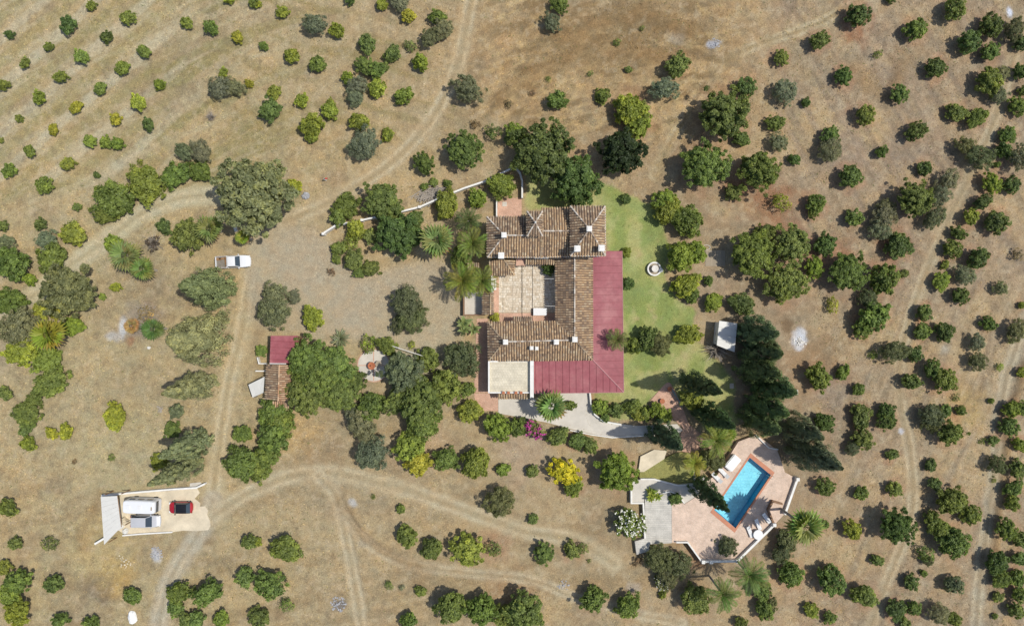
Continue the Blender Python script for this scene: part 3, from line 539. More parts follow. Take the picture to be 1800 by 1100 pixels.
# dry grass, straw and small stones: fine litter nobody could count
def litter():
    n = 150000
    xs = NP.uniform(gx[0] + 8, gx[-1] - 8, n); ys = NP.uniform(gy[0] + 8, gy[-1] - 8, n)
    i = ((ys - gy[0]) / STEP).astype(int); j = ((xs - gx[0]) / STEP).astype(int)
    dens = 0.25 + 1.1 * sstep(0.42, 0.7, n2[i, j]) ; dens *= (1 - 0.9 * np.clip(road[i, j] + drive[i, j] * 1.2 + lm[i, j] * .6, 0, 1)) * (1 - flat[i, j] * 0.75)
    keep = NP.uniform(0, 1, n) < dens
    xs, ys, i, j = xs[keep], ys[keep], i[keep], j[keep]; n = len(xs)
    z = HZ[i, j]; ok = z > -1; xs, ys, i, j, z = xs[ok], ys[ok], i[ok], j[ok], z[ok]; n = len(xs)
    a = NP.uniform(0, 2 * np.pi, n); L = NP.uniform(0.12, 0.42, n); w = NP.uniform(0.025, 0.07, n); h = NP.uniform(0.02, 0.15, n)
    dx, dy = np.cos(a) * L, np.sin(a) * L; px, py = -np.sin(a) * w, np.cos(a) * w
    v = np.stack([np.stack([xs - px, ys - py, z - 0.02], -1), np.stack([xs + px, ys + py, z - 0.02], -1), np.stack([xs + dx + px * .4, ys + dy + py * .4, z + h], -1), np.stack([xs + dx - px * .4, ys + dy - py * .4, z + h * 0.9], -1)], 1).reshape(-1, 3)
    base = T[i, j]; k = NP.uniform(0.72, 1.6, n)[:, None]; yel = NP.uniform(0, 1, n)[:, None] ** 2
    c = base * k * (1 + yel * np.array([0.2, 0.12, -0.15]))
    gr = NP.uniform(0, 1, n) < 0.06; c[gr] = np.array([0.13, 0.15, 0.05])
    c4 = np.repeat(np.concatenate([np.clip(c, 0.01, 0.8), np.ones((n, 1))], 1), 4, 0)
    me = np_mesh('dry_grass', v, np.arange(n * 4).reshape(-1, 4), {'tone': ('FLOAT_COLOR', 'POINT', c4)}, M['earth'])
    o = obj('dry_grass', me); o['kind'] = 'stuff'; o['label'] = 'dry straw coloured grass and litter scattered over the bare earth'; o['category'] = 'dry grass'
litter()

# ------------------------------------------------------------------ roofs
def plane_axes(pts):
    n = Vector((0, 0, 0))
    for i in range(len(pts)):
        a = pts[i]; b = pts[(i + 1) % len(pts)]
        n += Vector(((a.y - b.y) * (a.z + b.z), (a.z - b.z) * (a.x + b.x), (a.x - b.x) * (a.y + b.y)))
    n.normalize()
    if n.z < 0: n = -n
    d = (Vector((0, 0, -1)) + n * n.z).normalized()
    return n, d, d.cross(n).normalized()
def tile_slope(parent, pts, mat='tile', pitch=0.39, length=0.44, thick=0.16, over=0.12):
    """a slope of barrel tiles: a slab of channel tiles with every cover tile laid on it"""
    n, d, a = plane_axes(pts); o = sum(pts, Vector()) / len(pts)
    slab = obj('tile_roof', MB().slab([p - n * 0.03 for p in pts], thick).mesh('tile_roof', M['under']), parent)
    uv = [((p - o).dot(a), (p - o).dot(d)) for p in pts]
    u0 = min(q[0] for q in uv); u1 = max(q[0] for q in uv)
    nr = max(1, round((u1 - u0) / pitch)); pt = (u1 - u0) / nr
    vs = []; fs = []
    for r in range(nr):
        u = u0 + (r + 0.5) * pt; cr = []
        for i in range(len(uv)):
            (xa, ya), (xb, yb) = uv[i], uv[(i + 1) % len(uv)]
            if (xa - u) * (xb - u) < 0: cr.append(ya + (yb - ya) * (u - xa) / (xb - xa))
        if len(cr) < 2: continue
        v0, v1 = min(cr), max(cr)
        if v1 - v0 < 0.12: continue
        v1 += over * R.uniform(0.6, 1.0); nt = max(1, round((v1 - v0) / length)); tl = (v1 - v0) / nt
        for k in range(nt):
            va = v0 + k * tl - 0.03; vb = v0 + (k + 1) * tl; w0 = pt * 0.27; w1 = pt * 0.335; du = R.uniform(-0.018, 0.018)
            base = len(vs)
            for vv, ww, lift in ((va, w0, -0.012), (vb, w1, 0.03 + R.uniform(-0.012, 0.012))):
                for s in (-1, -0.62, 0, 0.62, 1):
                    p = o + a * (u + du + s * ww) + d * vv + n * (lift + math.sqrt(max(0, 1 - s * s)) * ww * 0.85)
                    vs.append(p)
            for s in range(4): fs.append((base + s, base + s + 1, base + 6 + s, base + 5 + s))
            fs.append((base + 5, base + 6, base + 7, base + 8, base + 9))
    me = bpy.data.meshes.new('cover_tiles'); me.from_pydata(vs, [], fs); me.materials.append(M[mat]); me.update()
    c = obj('cover_tiles', me, slab); c['kind'] = 'stuff'
    return slab
def ridge(parent, p, q, mat='cap', w=0.125, length=0.36):
    """a line of overlapping half-round cap tiles"""
    p = Vector(p); q = Vector(q); L = (q - p).length; d = (q - p) / L; s = d.cross(Vector((0, 0, 1))).normalized(); n = s.cross(d)
    k = max(1, round(L / length)); vs = []; fs = []
    for i in range(k):
        b = len(vs)
        for t, ww, up in ((i / k, w * 0.85, 0.0), ((i + 1) / k + 0.01, w * 1.05, 0.03)):
            for c in (-1, -0.6, 0, 0.6, 1):
                vs.append(p + d * (L * t) + s * c * ww + n * (up + 0.05 + math.sqrt(max(0, 1 - c * c)) * ww * 0.8))
        for j in range(4): fs.append((b + j, b + j + 1, b + 6 + j, b + 5 + j))
        fs.append((b + 5, b + 6, b + 7, b + 8, b + 9))
    me = bpy.data.meshes.new('ridge_tiles'); me.from_pydata(vs, [], fs); me.materials.append(M[mat]); me.update()
    return obj('ridge_tiles', me, parent)
def chimney(parent, px, py, ztop, zbot, w=0.62, cap=True):
    p = P(px, py, ztop)
    c = obj('chimney', bevel(MB().box(-w / 2, w / 2, -w / 2, w / 2, zbot - ztop, -0.18).mesh('chimney', M['white']), 0.02, 1), parent, p)
    mb = MB()
    for sx in (-1, 1):
        for sy in (-1, 1): mb.box(sx * w * .36 - .06, sx * w * .36 + .06, sy * w * .36 - .06, sy * w * .36 + .06, -0.18, 0)
    k = w * 0.62; mb.box(-k, k, -k, k, 0, 0.07); mb.box(-k * .7, k * .7, -k * .7, k * .7, 0.07, 0.13)
    obj('chimney_cap', mb.mesh('chimney_cap', M['white']), c)
    return c
def pts3(*a): return [P(*t) for t in a]
def wall_box(parent, x0, y0, x1, y1, h, inset=0.28, mat='white', name='wall', z0=-0.1):
    a = P(x0, y1, h); b = P(x1, y0, h)
    return obj(name, MB().box(a.x + inset, b.x - inset, a.y + inset, b.y - inset, z0, h - 0.12).mesh(name, M[mat]), parent)
WIN = None
def window(parent, loc, ang, w=1.1, h=1.2):
    """frame, pane and sill set just proud of a wall; ang = outward direction"""
    f = MB(); t = 0.07
    f.box(0, 0.06, -w / 2 - t, -w / 2, -h / 2 - t, h / 2 + t); f.box(0, 0.06, w / 2, w / 2 + t, -h / 2 - t, h / 2 + t)
    f.box(0, 0.06, -w / 2, w / 2, h / 2, h / 2 + t); f.box(0, 0.06, -w / 2, w / 2, -h / 2 - t, -h / 2); f.box(0.01, 0.05, -0.03, 0.03, -h / 2, h / 2)
    o = obj('window', f.mesh('window', M['timber']), parent, loc, ang)
    obj('pane', MB().box(0.005, 0.02, -w / 2, w / 2, -h / 2, h / 2).mesh('pane', M['glass']), o)
    obj('sill', MB().box(0, 0.16, -w / 2 - .12, w / 2 + .12, -h / 2 - t - 0.08, -h / 2 - t).mesh('sill', M['terracotta']), o)
    return o

hp = P(970, 540)
house = thing('farmhouse', 'whitewashed farmhouse with barrel tile roofs round a paved courtyard and red metal verandahs', 'house')
# walls
wall_box(house, 856, 381, 954, 452, 5.6); wall_box(house, 953, 366, 1004, 452, 5.62, 0.27); wall_box(house, 927, 372, 953, 415, 8.2, 0.15, name='dormer_wall')
wall_box(house, 1003, 362.5, 1063.5, 449.5, 7.9, 0.22, name='tower_wall'); wall_box(house, 977, 440, 1041, 633, 3.2); wall_box(house, 857.5, 565.5, 1041, 633, 3.22, 0.27)
wall_box(house, 859, 455, 904, 483, 2.9, 0.25); wall_box(house, 1040, 455, 1095, 687, 2.55, 0.45, name='verandah_wall'); wall_box(house, 939, 632, 1095, 690, 2.5, 0.47, name='verandah_wall')
# hipped block with the long ridge
E1 = 5.6; R1 = 7.0
A0 = pts3((856, 381, E1), (857, 452, E1), (886, 413.5, R1), (953, 414.3, R1), (954, 381, E1), (953, 452, E1))
tile_slope(house, [A0[0], A0[1], A0[2]], 'tileg'); tile_slope(house, [A0[0], A0[2], A0[3], A0[4]], 'tileg'); tile_slope(house, [A0[1], A0[5], A0[3], A0[2]])
ridge(house, A0[0], A0[2]); ridge(house, A0[1], A0[2]); ridge(house, A0[2], A0[3])
# raised middle roof
Bm = pts3((953, 366, 5.8), (1004, 365.5, 5.8), (1004, 406, 7.5), (952, 406, 7.5), (952, 452, 5.65), (1004, 451, 5.65))
tile_slope(house, [Bm[0], Bm[1], Bm[2], Bm[3]]); tile_slope(house, [Bm[4], Bm[5], Bm[2], Bm[3]]); ridge(house, Bm[3], Bm[2])
obj('gable', MB().slab([Vector((Bm[3].x + 0.12, Bm[0].y - .2, 5.6)), Vector((Bm[3].x + 0.14, Bm[3].y, 7.3)), Vector((Bm[3].x + 0.12, Bm[4].y + .2, 5.6)), Vector((Bm[3].x + 0.34, Bm[4].y + .2, 5.6)), Vector((Bm[3].x + .34, Bm[3].y, 7.3)), Vector((Bm[3].x + 0.34, Bm[0].y - .2, 5.6))], 0.3).mesh('gable', M['white']), house)
# dormer turret
Dm = pts3((926.5, 371.5, 8.2), (953.5, 371.5, 8.2), (953.5, 415, 8.2), (926.5, 415, 8.2), (941, 391, 9.3))
for i in range(4): tile_slope(house, [Dm[i], Dm[(i + 1) % 4], Dm[4]], 'tileg', 0.36); ridge(house, Dm[i], Dm[4])
obj('finial', MB().lathe([(0.10, -0.2), (0.16, 0.1), (0.07, 0.25), (0.13, 0.36), (0.02, 0.5)], 10).mesh('finial', M['white']), house, Dm[4])
# tower
Tw = pts3((1002.5, 362.5, 7.9), (1063.5, 362.5, 7.9), (1064, 449.5, 7.9), (1003, 450, 7.9), (1036, 402.5, 9.7))
for i in range(4): tile_slope(house, [Tw[i], Tw[(i + 1) % 4], Tw[4]], 'tileg' if i in (0, 3) else 'tile'); ridge(house, Tw[i], Tw[4])
# courtyard wings
E2 = 3.2; R2 = 4.7
Wg = pts3((977, 453, E2), (977, 565, E2), (1010, 597.5, R2), (1010, 453, R2), (1041, 453, E2), (1041.5, 632, E2), (857.5, 566, E2), (859, 634, E2), (886, 600.5, R2))
tile_slope(house, [Wg[0], Wg[1], Wg[2], Wg[3]], 'tileg', 0.37); tile_slope(house, [Wg[4], Wg[5], Wg[2], Wg[3]], 'tile', 0.37)
tile_slope(house, [Wg[6], Wg[1], Wg[2], Wg[8]]); tile_slope(house, [Wg[6], Wg[7], Wg[8]], 'tileg'); tile_slope(house, [Wg[7], Wg[5], Wg[2], Wg[8]])
ridge(house, Wg[3], Wg[2]); ridge(house, Wg[8], Wg[2]); ridge(house, Wg[6], Wg[8], 'tileg'); ridge(house, Wg[7], Wg[8], 'tile'); ridge(house, Wg[5], Wg[2], 'tileg')
tile_slope(house, pts3((902, 565, 3.35), (935, 565, 3.35), (935, 557, 2.95), (902, 557, 2.95)), 'tileg', 0.34)
# annex and porch strips
tile_slope(house, pts3((859, 483.5, 2.9), (904, 483.5, 2.9), (886, 457, 3.9), (859, 457, 3.9)), 'tile', 0.37); tile_slope(house, pts3((904, 483.5, 2.9), (904, 457, 2.9), (886, 457, 3.9)), 'tile', 0.37)
ridge(house, P(904, 483.5, 2.9), P(886, 457, 3.9), 'tile')
tile_slope(house, pts3((923, 455, 3.4), (975, 455, 3.4), (975, 464, 2.9), (923, 464, 2.9)), 'tile', 0.36)
obj('lintel', MB().box(*[f(t) for f, t in ((lambda q: q.x, P(939, 0, 5)), (lambda q: q.x, P(964, 0, 5)))], P(0, 454.5, 5).y, P(0, 452.3, 5).y, 4.9, 5.2).mesh('lintel', M['white']), house)
obj('balcony_floor', MB().box(P(907, 0, 2.6).x, P(924, 0, 2.6).x, P(0, 467, 2.6).y, P(0, 453, 2.6).y, 2.4, 2.6).mesh('balcony_floor', M['pinkbrick']), house)
# white gutter edges along the eaves
for a, b in ((A0[1], A0[5]), (Bm[4], Bm[5]), (Tw[3], Tw[2]), (Tw[2], Tw[1])):
    obj('gutter', MB().tube([a + Vector((0, 0, -0.1)), b + Vector((0, 0, -0.1))], 0.09).mesh('gutter', M['white']), house)
for c in ((886, 413, 8.3, 6.3, .62), (1015, 437, 10.0, 7.6, .72), (1057.5, 436, 9.9, 7.6, .72), (1036, 402, 10.5, 9.0, .62), (881, 449, 7.6, 5.2, .72), (888.7, 601, 5.5, 4.2, .62), (978, 601, 5.5, 4.2, .62), (1010.5, 596.5, 5.7, 4.2, .64), (934.5, 611.5, 5.0, 3.7, .46), (943.5, 612, 4.8, 3.7, .42)):
    chimney(house, *c)
# red sheet-metal roofs, each panel a part
def metal_roof(parent, outline, axis, pitch, h0=None):
    """outline: world points of one planar slope; panels run down the slope"""
    n, d, a = plane_axes(outline); o = outline[0]
    base = obj('metal_roof', MB().slab([p - n * 0.05 for p in outline], 0.08).mesh('metal_roof', M['redseam']), parent)
    uv = [((p - o).dot(a), (p - o).dot(d)) for p in outline]
    def clip(poly, u, keep):
        out = []
        for i in range(len(poly)):
            p, q = poly[i], poly[(i + 1) % len(poly)]; ip = keep(p[0], u); iq = keep(q[0], u)
            if ip: out.append(p)
            if ip != iq: t = (u - p[0]) / (q[0] - p[0]); out.append((u, p[1] + (q[1] - p[1]) * t))
        return out
    u = min(q[0] for q in uv); ue = max(q[0] for q in uv)
    while u < ue - 0.05:
        w = min(pitch, ue - u); pg = clip(clip(uv, u + 0.012, lambda x, k: x >= k), u + w - 0.012, lambda x, k: x <= k)
        if len(pg) >= 3:
            lift = R.uniform(0, 0.012)
            mb = MB().slab([o + a * q[0] + d * q[1] + n * (0.01 + lift) for q in pg], 0.05)
            vlo = max(q[1] for q in pg); vhi = min(q[1] for q in pg if abs(q[0] - pg[0][0]) < 10)
            es = [q for q in pg if abs(q[0] - (u + 0.012)) < 1e-3]
            if len(es) == 2:
                p0, p1 = [o + a * (u + 0.05) + d * q[1] + n * (0.03 + lift) for q in es]
                mb.tube([p0, p1], 0.018, 4)
            obj('roof_panel', mb.mesh('roof_panel', M['redmetal']), base)
        u += pitch
    return base
HI = 2.95; HO = 2.6
mr = pts3((938.5, 634, HI), (1042, 632.5, HI), (1096, 689, HO), (938.5, 691, HO)); me_ = pts3((1041.5, 441, HI), (1042, 632.5, HI), (1096, 689, HO), (1093, 441, HO))
metal_roof(house, mr, 0, 1.05); metal_roof(house, me_, 1, 1.14)
obj('hip_flashing', MB().tube([mr[1] + Vector((0, 0, .06)), mr[2] + Vector((0, 0, .06))], 0.09, 4).mesh('hip_flashing', M['redtrim']), house)
obj('verge_trim', MB().tube([me_[3] + Vector((0.03, 0, .03)), me_[2] + Vector((0.03, 0, .03))], 0.06, 4).mesh('verge_trim', M['redtrim']), house)
obj('verge_trim', MB().tube([mr[3] + Vector((0, -0.03, .03)), mr[2] + Vector((0, -0.03, .03))], 0.05, 4).mesh('verge_trim', M['redtrim']), house)
# flat roof terrace
fr = wall_box(house, 858.5, 634.5, 938, 691, 3.1, 0.02, name='flat_roof_block')
a = P(861, 689, 3.0); b = P(932, 636, 3.0)
obj('roof_floor', MB().box(a.x, b.x, a.y, b.y, 2.9, 3.02).mesh('roof_floor', M['flattile']), house)
def par(x0, y0, x1, y1, h):
    p = P(x0, y1, h); q = P(x1, y0, h); obj('parapet', MB().box(p.x, q.x, p.y, q.y, 2.7, h).mesh('parapet', M['white']), house)
par(858, 634.5, 860.8, 690.8, 3.35); par(861, 688.8, 931.5, 691, 3.3); par(931.8, 634.3, 938.2, 699, 3.75); par(861, 634, 875, 636.2, 3.35)
for x in (885, 894, 907, 916): obj('planter', MB().lathe([(0.16, 0), (0.24, 0.3), (0.2, 0.3)], 10).mesh('planter', M['terracotta']), house, P(x, 689.7, 3.3))
tile_slope(house, pts3((875, 691.5, 2.9), (928, 691.5, 2.9), (928, 700, 2.5), (875, 700, 2.5)), 'tile', 0.4)
for (px, py, h, ang, w, hh) in [(1095 - 5, 480, 1.3, 0, 1.6, 1.3), (1090, 530, 1.3, 0, 1.6, 1.3), (1090, 580, 1.3, 0, 1.6, 1.3), (1090, 640, 1.3, 0, 1.6, 1.3)]:
    x = P(1095, 0, 2.55).x - 0.45; window(house, Vector((x, P(0, py, h).y, h)), 0, w, hh)
ys = P(0, 690, 2.5).y + 0.47
for px in (975, 1010, 1045, 1075): window(house, Vector((P(px, 0, 1.3).x, ys, 1.3)), -math.pi / 2, 1.5, 1.3)
xw = P(856, 0, 5.6).x + 0.28
for py, h in ((400, 4.2), (432, 4.2), (400, 1.5), (432, 1.5)): window(house, Vector((xw, P(0, py, h).y, h)), math.pi, 1.0, 1.2)
xw2 = P(857.5, 0, 3.22).x + 0.27
for py in (580, 605, 622): window(house, Vector((xw2, P(0, py, 1.5).y, 1.5)), math.pi, 0.9, 1.1)
xt = P(1063.5, 0, 7.9).x - 0.22
for py in (385, 415): window(house, Vector((xt, P(0, py, 5.6).y, 5.6)), 0, 1.0, 1.2)
yn = P(0, 366, 5.62).y - 0.27
for px in (965, 990): window(house, Vector((P(px, 0, 4.2).x, yn, 4.2)), math.pi / 2, 1.0, 1.2)
yc = P(0, 565.5, 3.22).y - 0.27
for px in (890, 950): window(house, Vector((P(px, 0, 1.5).x, yc, 1.5)), math.pi / 2, 1.0, 1.1)
dr = obj('door', MB().box(-0.5, 0.5, 0, 0.06, 0, 2.1).mesh('door', M['brown']), house, Vector((P(918, 0, 1).x, yc, 0.1))); obj('door_handle', MB().box(0.34, 0.4, 0.06, 0.12, 0.98, 1.1).mesh('door_handle', M['dark']), dr)

# courtyard paving: real flagstones, too small to tell apart one by one
def paving():
    x0, x1 = P(876, 0).x, P(978, 0).x; y0, y1 = P(0, 566).y, P(0, 463).y
    base = structure(obj('courtyard', MB().box(P(866, 0).x, x1, y0, y1, -0.1, 0.06).mesh('courtyard', M['joint'])))
    vs = []; fs = []; y = P(0, 549).y; row = 0
    while y < y1 - 0.2:
        h = R.uniform(0.3, 0.5); x = x0
        while x < x1 - 0.1:
            w = R.uniform(0.32, 0.62); b = len(vs); g = 0.02; z = 0.085 + R.uniform(-.008, .012); j = lambda: R.uniform(-0.025, 0.025)
            q = [(x + g + j(), y + g + j()), (x + w - g + j(), y + g + j()), (x + w - g + j(), y + h - g + j()), (x + g + j(), y + h - g + j())]
            vs += [(p[0], p[1], z) for p in q] + [(p[0], p[1], 0.03) for p in q]
            fs += [(b, b + 1, b + 2, b + 3)] + [(b + 4 + k, b + 4 + (k + 1) % 4, b + (k + 1) % 4, b + k) for k in range(4)]
            x += w
        y += h
    me = bpy.data.meshes.new('flagstones'); me.from_pydata(vs, [], fs); me.materials.append(M['flag']); me.update()
    o = obj('flagstones', me, base); o['kind'] = 'stuff'
    obj('brick_border', MB().box(P(866, 0).x, P(877, 0).x, y0, y1 - 1.6, 0.0, 0.1).mesh('brick_border', M['pinkbrick']), base)
    obj('brick_border', MB().box(P(877.5, 0).x, x1, y0, P(0, 550).y, 0.0, 0.095).mesh('brick_border', M['pinkbrick']), base)
    for px in (917, 935.5): obj('drain_channel', MB().box(P(px, 0).x, P(px, 0).x + 0.07, y0, y1 - .3, 0.07, 0.115).mesh('drain_channel', M['dark']), base)
    for py in (490, 538): obj('awning_cable', MB().tube([P(957, py, 2.9), P(977, py, 2.9)], 0.03, 4).mesh('awning_cable', M['white']), house)
    for px, col in ((918, 'dark'), (884, 'dark')): obj('awning_cable', MB().tube([P(px, 465, 2.95), P(px, 566, 2.95)], 0.018, 4).mesh('awning_cable', M['dark']), house)
paving()

# ------------------------------------------------------------------ paved areas
def pave(name, pts, z, mat, z0=-0.3, soft=True):
    q = spline(pts + [pts[0]], 3)[:-1] if soft else pts
    w = [P(x, y, z) for x, y in q]
    return structure(obj(name, MB().prism(w, z0, z).mesh(name, M[mat])))
pave('concrete_path', [(876, 701), (940, 700), (985, 688), (1038, 688), (1042, 715), (1046, 730), (1064, 742), (1120, 748), (1190, 745), (1200, 756), (1190, 764), (1130, 767), (1076, 769), (1020, 758), (960, 742), (876, 726)], 0.07, 'concrete', soft=False)
pave('brick_yard', [(833, 691), (875.5, 691), (875.5, 722), (848, 722), (836, 712)], 0.06, 'pinkbrick', soft=False)
pave('brick_path', [(1144, 703), (1172, 673), (1184, 682), (1200, 716), (1212, 746), (1234, 764), (1233, 784), (1216, 796), (1196, 790), (1196, 766), (1200, 752), (1186, 738), (1168, 718)], 0.1, 'pinkbrick')
pave('entrance_path', [(876, 350), (917, 347), (917, 382), (873, 382)], 0.06, 'pinkbrick', soft=False)
obj('manhole_cover', MB().box(-.35, .35, -.35, .35, 0.061, 0.09).mesh('manhole_cover', M['concrete']), None, P(887, 359)); tag(bpy.data.objects['manhole_cover'], 'square pale manhole cover in the brick entrance path', 'manhole cover')
pave('gate_paving', [(815.5, 513), (850, 513), (850, 554), (815.5, 554)], 0.07, 'concrete', soft=False)
pave('side_passage', [(838, 560), (858, 560), (858, 690), (833, 690)], 0.05, 'pinkbrick', soft=False)
ZT = 0.9
pave('garden_step', [(1122, 829), (1126, 802), (1150, 790), (1172, 792), (1168, 806), (1132, 829)], 0.45, 'parkcon', soft=False)
pave('upper_lawn', [(1125, 830), (1170, 805), (1195, 795), (1225, 800), (1232, 820), (1222, 851), (1180, 849), (1150, 842), (1126, 842)], 0.42, 'earth')
lw = bpy.data.objects['upper_lawn'].data; at = lw.attributes.new('tone', 'FLOAT_COLOR', 'POINT'); at.data.foreach_set('color', np.tile([*S(152, 150, 92), 1], len(lw.vertices)).astype(np.float32))
pave('walkway', [(1110, 882), (1109, 850), (1118, 843), (1150, 843), (1180, 850), (1222, 853), (1238, 848), (1228, 870), (1203, 886), (1190, 872), (1160, 866), (1134, 870), (1132, 882)], 0.80, 'concrete', soft=False)
pave('grey_deck', [(1134, 868), (1180.5, 868), (1181, 954), (1142, 956), (1141, 968), (1119, 974.5), (1116, 951), (1133, 946)], 0.86, 'greycon', soft=False)
def holed(outer, inner, z):
    bm = bmesh.new(); es = []
    for loop in (outer, inner):
        vs = [bm.verts.new(P(x, y, z)) for x, y in loop]; es += [bm.edges.new((vs[i], vs[(i + 1) % len(vs)])) for i in range(len(vs))]
    bmesh.ops.triangle_fill(bm, use_beauty=True, use_dissolve=False, edges=es)
    for f in bm.faces:
        if f.normal.z < 0: f.normal_flip()
    r = bmesh.ops.extrude_face_region(bm, geom=list(bm.faces)); 
    for v in r['geom']:
        if isinstance(v, bmesh.types.BMVert): v.co.z = z
    # lower the original copy to make a solid platform
    up = {v for v in r['geom'] if isinstance(v, bmesh.types.BMVert)}
    for v in bm.verts:
        if v not in up: v.co.z = -0.4
    bmesh.ops.recalc_face_normals(bm, faces=bm.faces)
    me = bpy.data.meshes.new('pool_terrace'); bm.to_mesh(me); bm.free(); return me
def grow(poly, k):
    c = np.array(poly).mean(0); out = []
    for x, y in poly:
        v = np.array((x, y)) - c; out.append(tuple(c + v * (1 + k / np.linalg.norm(v))))
    return out
TER = [(1180.8, 871), (1203, 886), (1228, 870), (1239, 847), (1262, 833), (1283, 800), (1298, 776), (1330, 764), (1366, 790), (1380, 830), (1403, 842), (1381, 901), (1361, 922), (1296, 986), (1234, 987), (1208, 954), (1181.2, 953.6)]
me = holed(TER, grow(POOL, 4), ZT); me.materials.append(M['terrace']); structure(obj('pool_terrace', me))

pool = thing('swimming_pool', 'rectangular blue swimming pool set in the pinkish brick terrace', 'swimming pool', P(1305, 866))
def local(o, par): o.location = -par.location; o.parent = par; return o
w = [P(x, y, ZT) for x, y in POOL]; mb = MB(); n = 4
top = [(p.x, p.y, ZT - 0.02) for p in w]; c = sum(w, Vector()) / 4
dep = [-0.55, -0.75, -1.0, -0.9]
bot = [(c.x + (p.x - c.x) * .985, c.y + (p.y - c.y) * .985, dep[i]) for i, p in enumerate(w)]
ar = sum(top[i][0] * top[(i + 1) % 4][1] - top[(i + 1) % 4][0] * top[i][1] for i in range(4))
mb.add(top + bot, [(i, (i + 1) % 4, 4 + (i + 1) % 4, 4 + i) for i in range(4)], 0); mb.add(bot, [(0, 1, 2, 3)], 1)
me = mb.mesh('basin', M['poolwall'], M['poolfloor'])
local(obj('basin', me), pool)
local(obj('water', MB().prism([(c.x + (p.x - c.x) * .995, c.y + (p.y - c.y) * .995) for p in w], ZT - 0.14, ZT - 0.12).mesh('water', M['water'])), pool)
wm = bpy.data.meshes.new('water'); wm.from_pydata([(c.x + (p.x - c.x) * .997, c.y + (p.y - c.y) * .997, ZT - 0.12) for p in w], [], [(0, 1, 2, 3)]); wm.materials.append(M['water']); [o for o in pool.children if o.name.startswith('water')][0].data = wm
me = holed(grow(POOL, 8), POOL, ZT + 0.035); me.name = 'coping'
for v in me.vertices:
    if v.co.z < 0: v.co.z = ZT - 0.2
me.materials.append(M['coping']); local(obj('coping', me), pool)
ld = MB()
for s in (-0.28, 0.28): ld.tube([(s, 0, -0.9), (s, 0, 0.55), (s, 0.12, 0.72), (s, 0.35, 0.72), (s, 0.5, 0.55), (s, 0.5, 0.0)], 0.03, 6)
for z in (-0.7, -0.4, -0.15): ld.tube([(-0.28, 0, z), (0.28, 0, z)], 0.03, 6)
o = obj('ladder', ld.mesh('ladder', M['sheet'])); o.parent = pool; q = P(1352, 838, ZT); o.location = q - pool.location; o.rotation_euler = (0, 0, math.radians(-45))

W = 'white'
def wl_(name, px, w, z0, z1, label, h=None, mat='white', posts=None, cat='wall'):
    pts = [P(x, y, z1) for x, y in px]
    return wall_line(name, pts, w, z0, z1, M[mat], label, cat, posts=[P(x, y, z1) for x, y in posts] if posts else None)
wl_('terrace_wall', [(1402, 842), (1381, 901)], 0.34, 0.0, 1.5, 'white parapet wall on the right edge of the pool terrace', posts=[(1402, 842), (1381, 901)])
wl_('terrace_wall', [(1361.5, 922), (1296.5, 986), (1234, 987)], 0.34, 0.0, 1.5, 'white parapet wall along the bottom corner of the pool terrace', posts=[(1361, 922), (1296.5, 986), (1250, 987), (1236, 987)])
wl_('terrace_wall', [(1233, 986), (1209, 953), (1189, 953)], 0.22, 0.0, 1.45, 'thin white wall stepping up left of the bottom terrace corner')
wl_('terrace_wall', [(1238, 840), (1222, 852)], 0.3, 0.3, 1.5, 'short white wall stub between the pool and the upper lawn')
wl_('garden_kerb', [(1126, 842), (1150, 842), (1172, 848), (1192, 853), (1222, 851)], 0.2, 0.2, 1.0, 'curved white kerb between the small lawn and walkway', cat='kerb')
wl_('garden_kerb', [(1165, 866), (1180, 864), (1192, 870), (1203, 884)], 0.18, 0.3, 1.15, 'curved white kerb round the little planting bed by the deck', cat='kerb')
wl_('garden_kerb', [(1220, 828), (1222, 849)], 0.16, 0.2, 0.9, 'short white kerb dividing the small lawn from the pool plants', cat='kerb')
wl_('retaining_wall', [(1110, 842), (1110, 884), (1131, 884), (1134, 946)], 0.25, -0.2, 0.95, 'white retaining wall on the left edge of the deck', cat='wall')
wl_('planter_wall', [(1376, 886), (1359, 881), (1351, 896), (1360, 919)], 0.28, 0.6, 1.5, 'brown rendered planter wall beside the three right-hand loungers', mat='brown')
wl_('terrace_wall', [(1328, 764), (1352, 787), (1368, 790)], 0.16, 0.3, 1.2, 'thin white wall behind the pool under the dark conifers')
wl_('path_wall', [(1037, 690), (1039, 712), (1046, 729), (1062, 741), (1092, 746)], 0.22, -0.1, 0.7, 'curved white wall edging the concrete path below the verandah')
wl_('path_kerb', [(1002, 756), (1040, 764), (1076, 769), (1130, 766)], 0.14, -0.1, 0.35, 'low pale kerb along the lower edge of the concrete path', cat='kerb')
wl_('boundary_wall', [(568, 410), (590, 396), (640, 386), (700, 373), (737, 364), (780, 345), (815, 331), (857, 317), (905, 293)], 0.26, -0.2, 1.1, 'long white boundary wall sloping up from driveway to corner behind the house', posts=[(568, 411), (636, 387), (737, 364), (778, 346), (857, 317), (905, 293)])
wl_('boundary_wall', [(906, 294), (914, 304), (918, 318), (918, 348)], 0.26, -0.2, 1.1, 'white wall curving down to the brick entrance path')
wl_('garden_wall', [(873, 349), (873, 383)], 0.2, -0.1, 0.9, 'thin wall left of the brick entrance path')
wl_('courtyard_wall', [(865, 484), (865, 515)], 0.3, -0.1, 2.3, 'white courtyard wall beside the masonry barbecue')
wl_('gate_wall', [(815, 513), (815, 553.5), (850, 553.5)], 0.18, -0.1, 1.1, 'low pink-topped wall round the white gate paving', mat='brown')
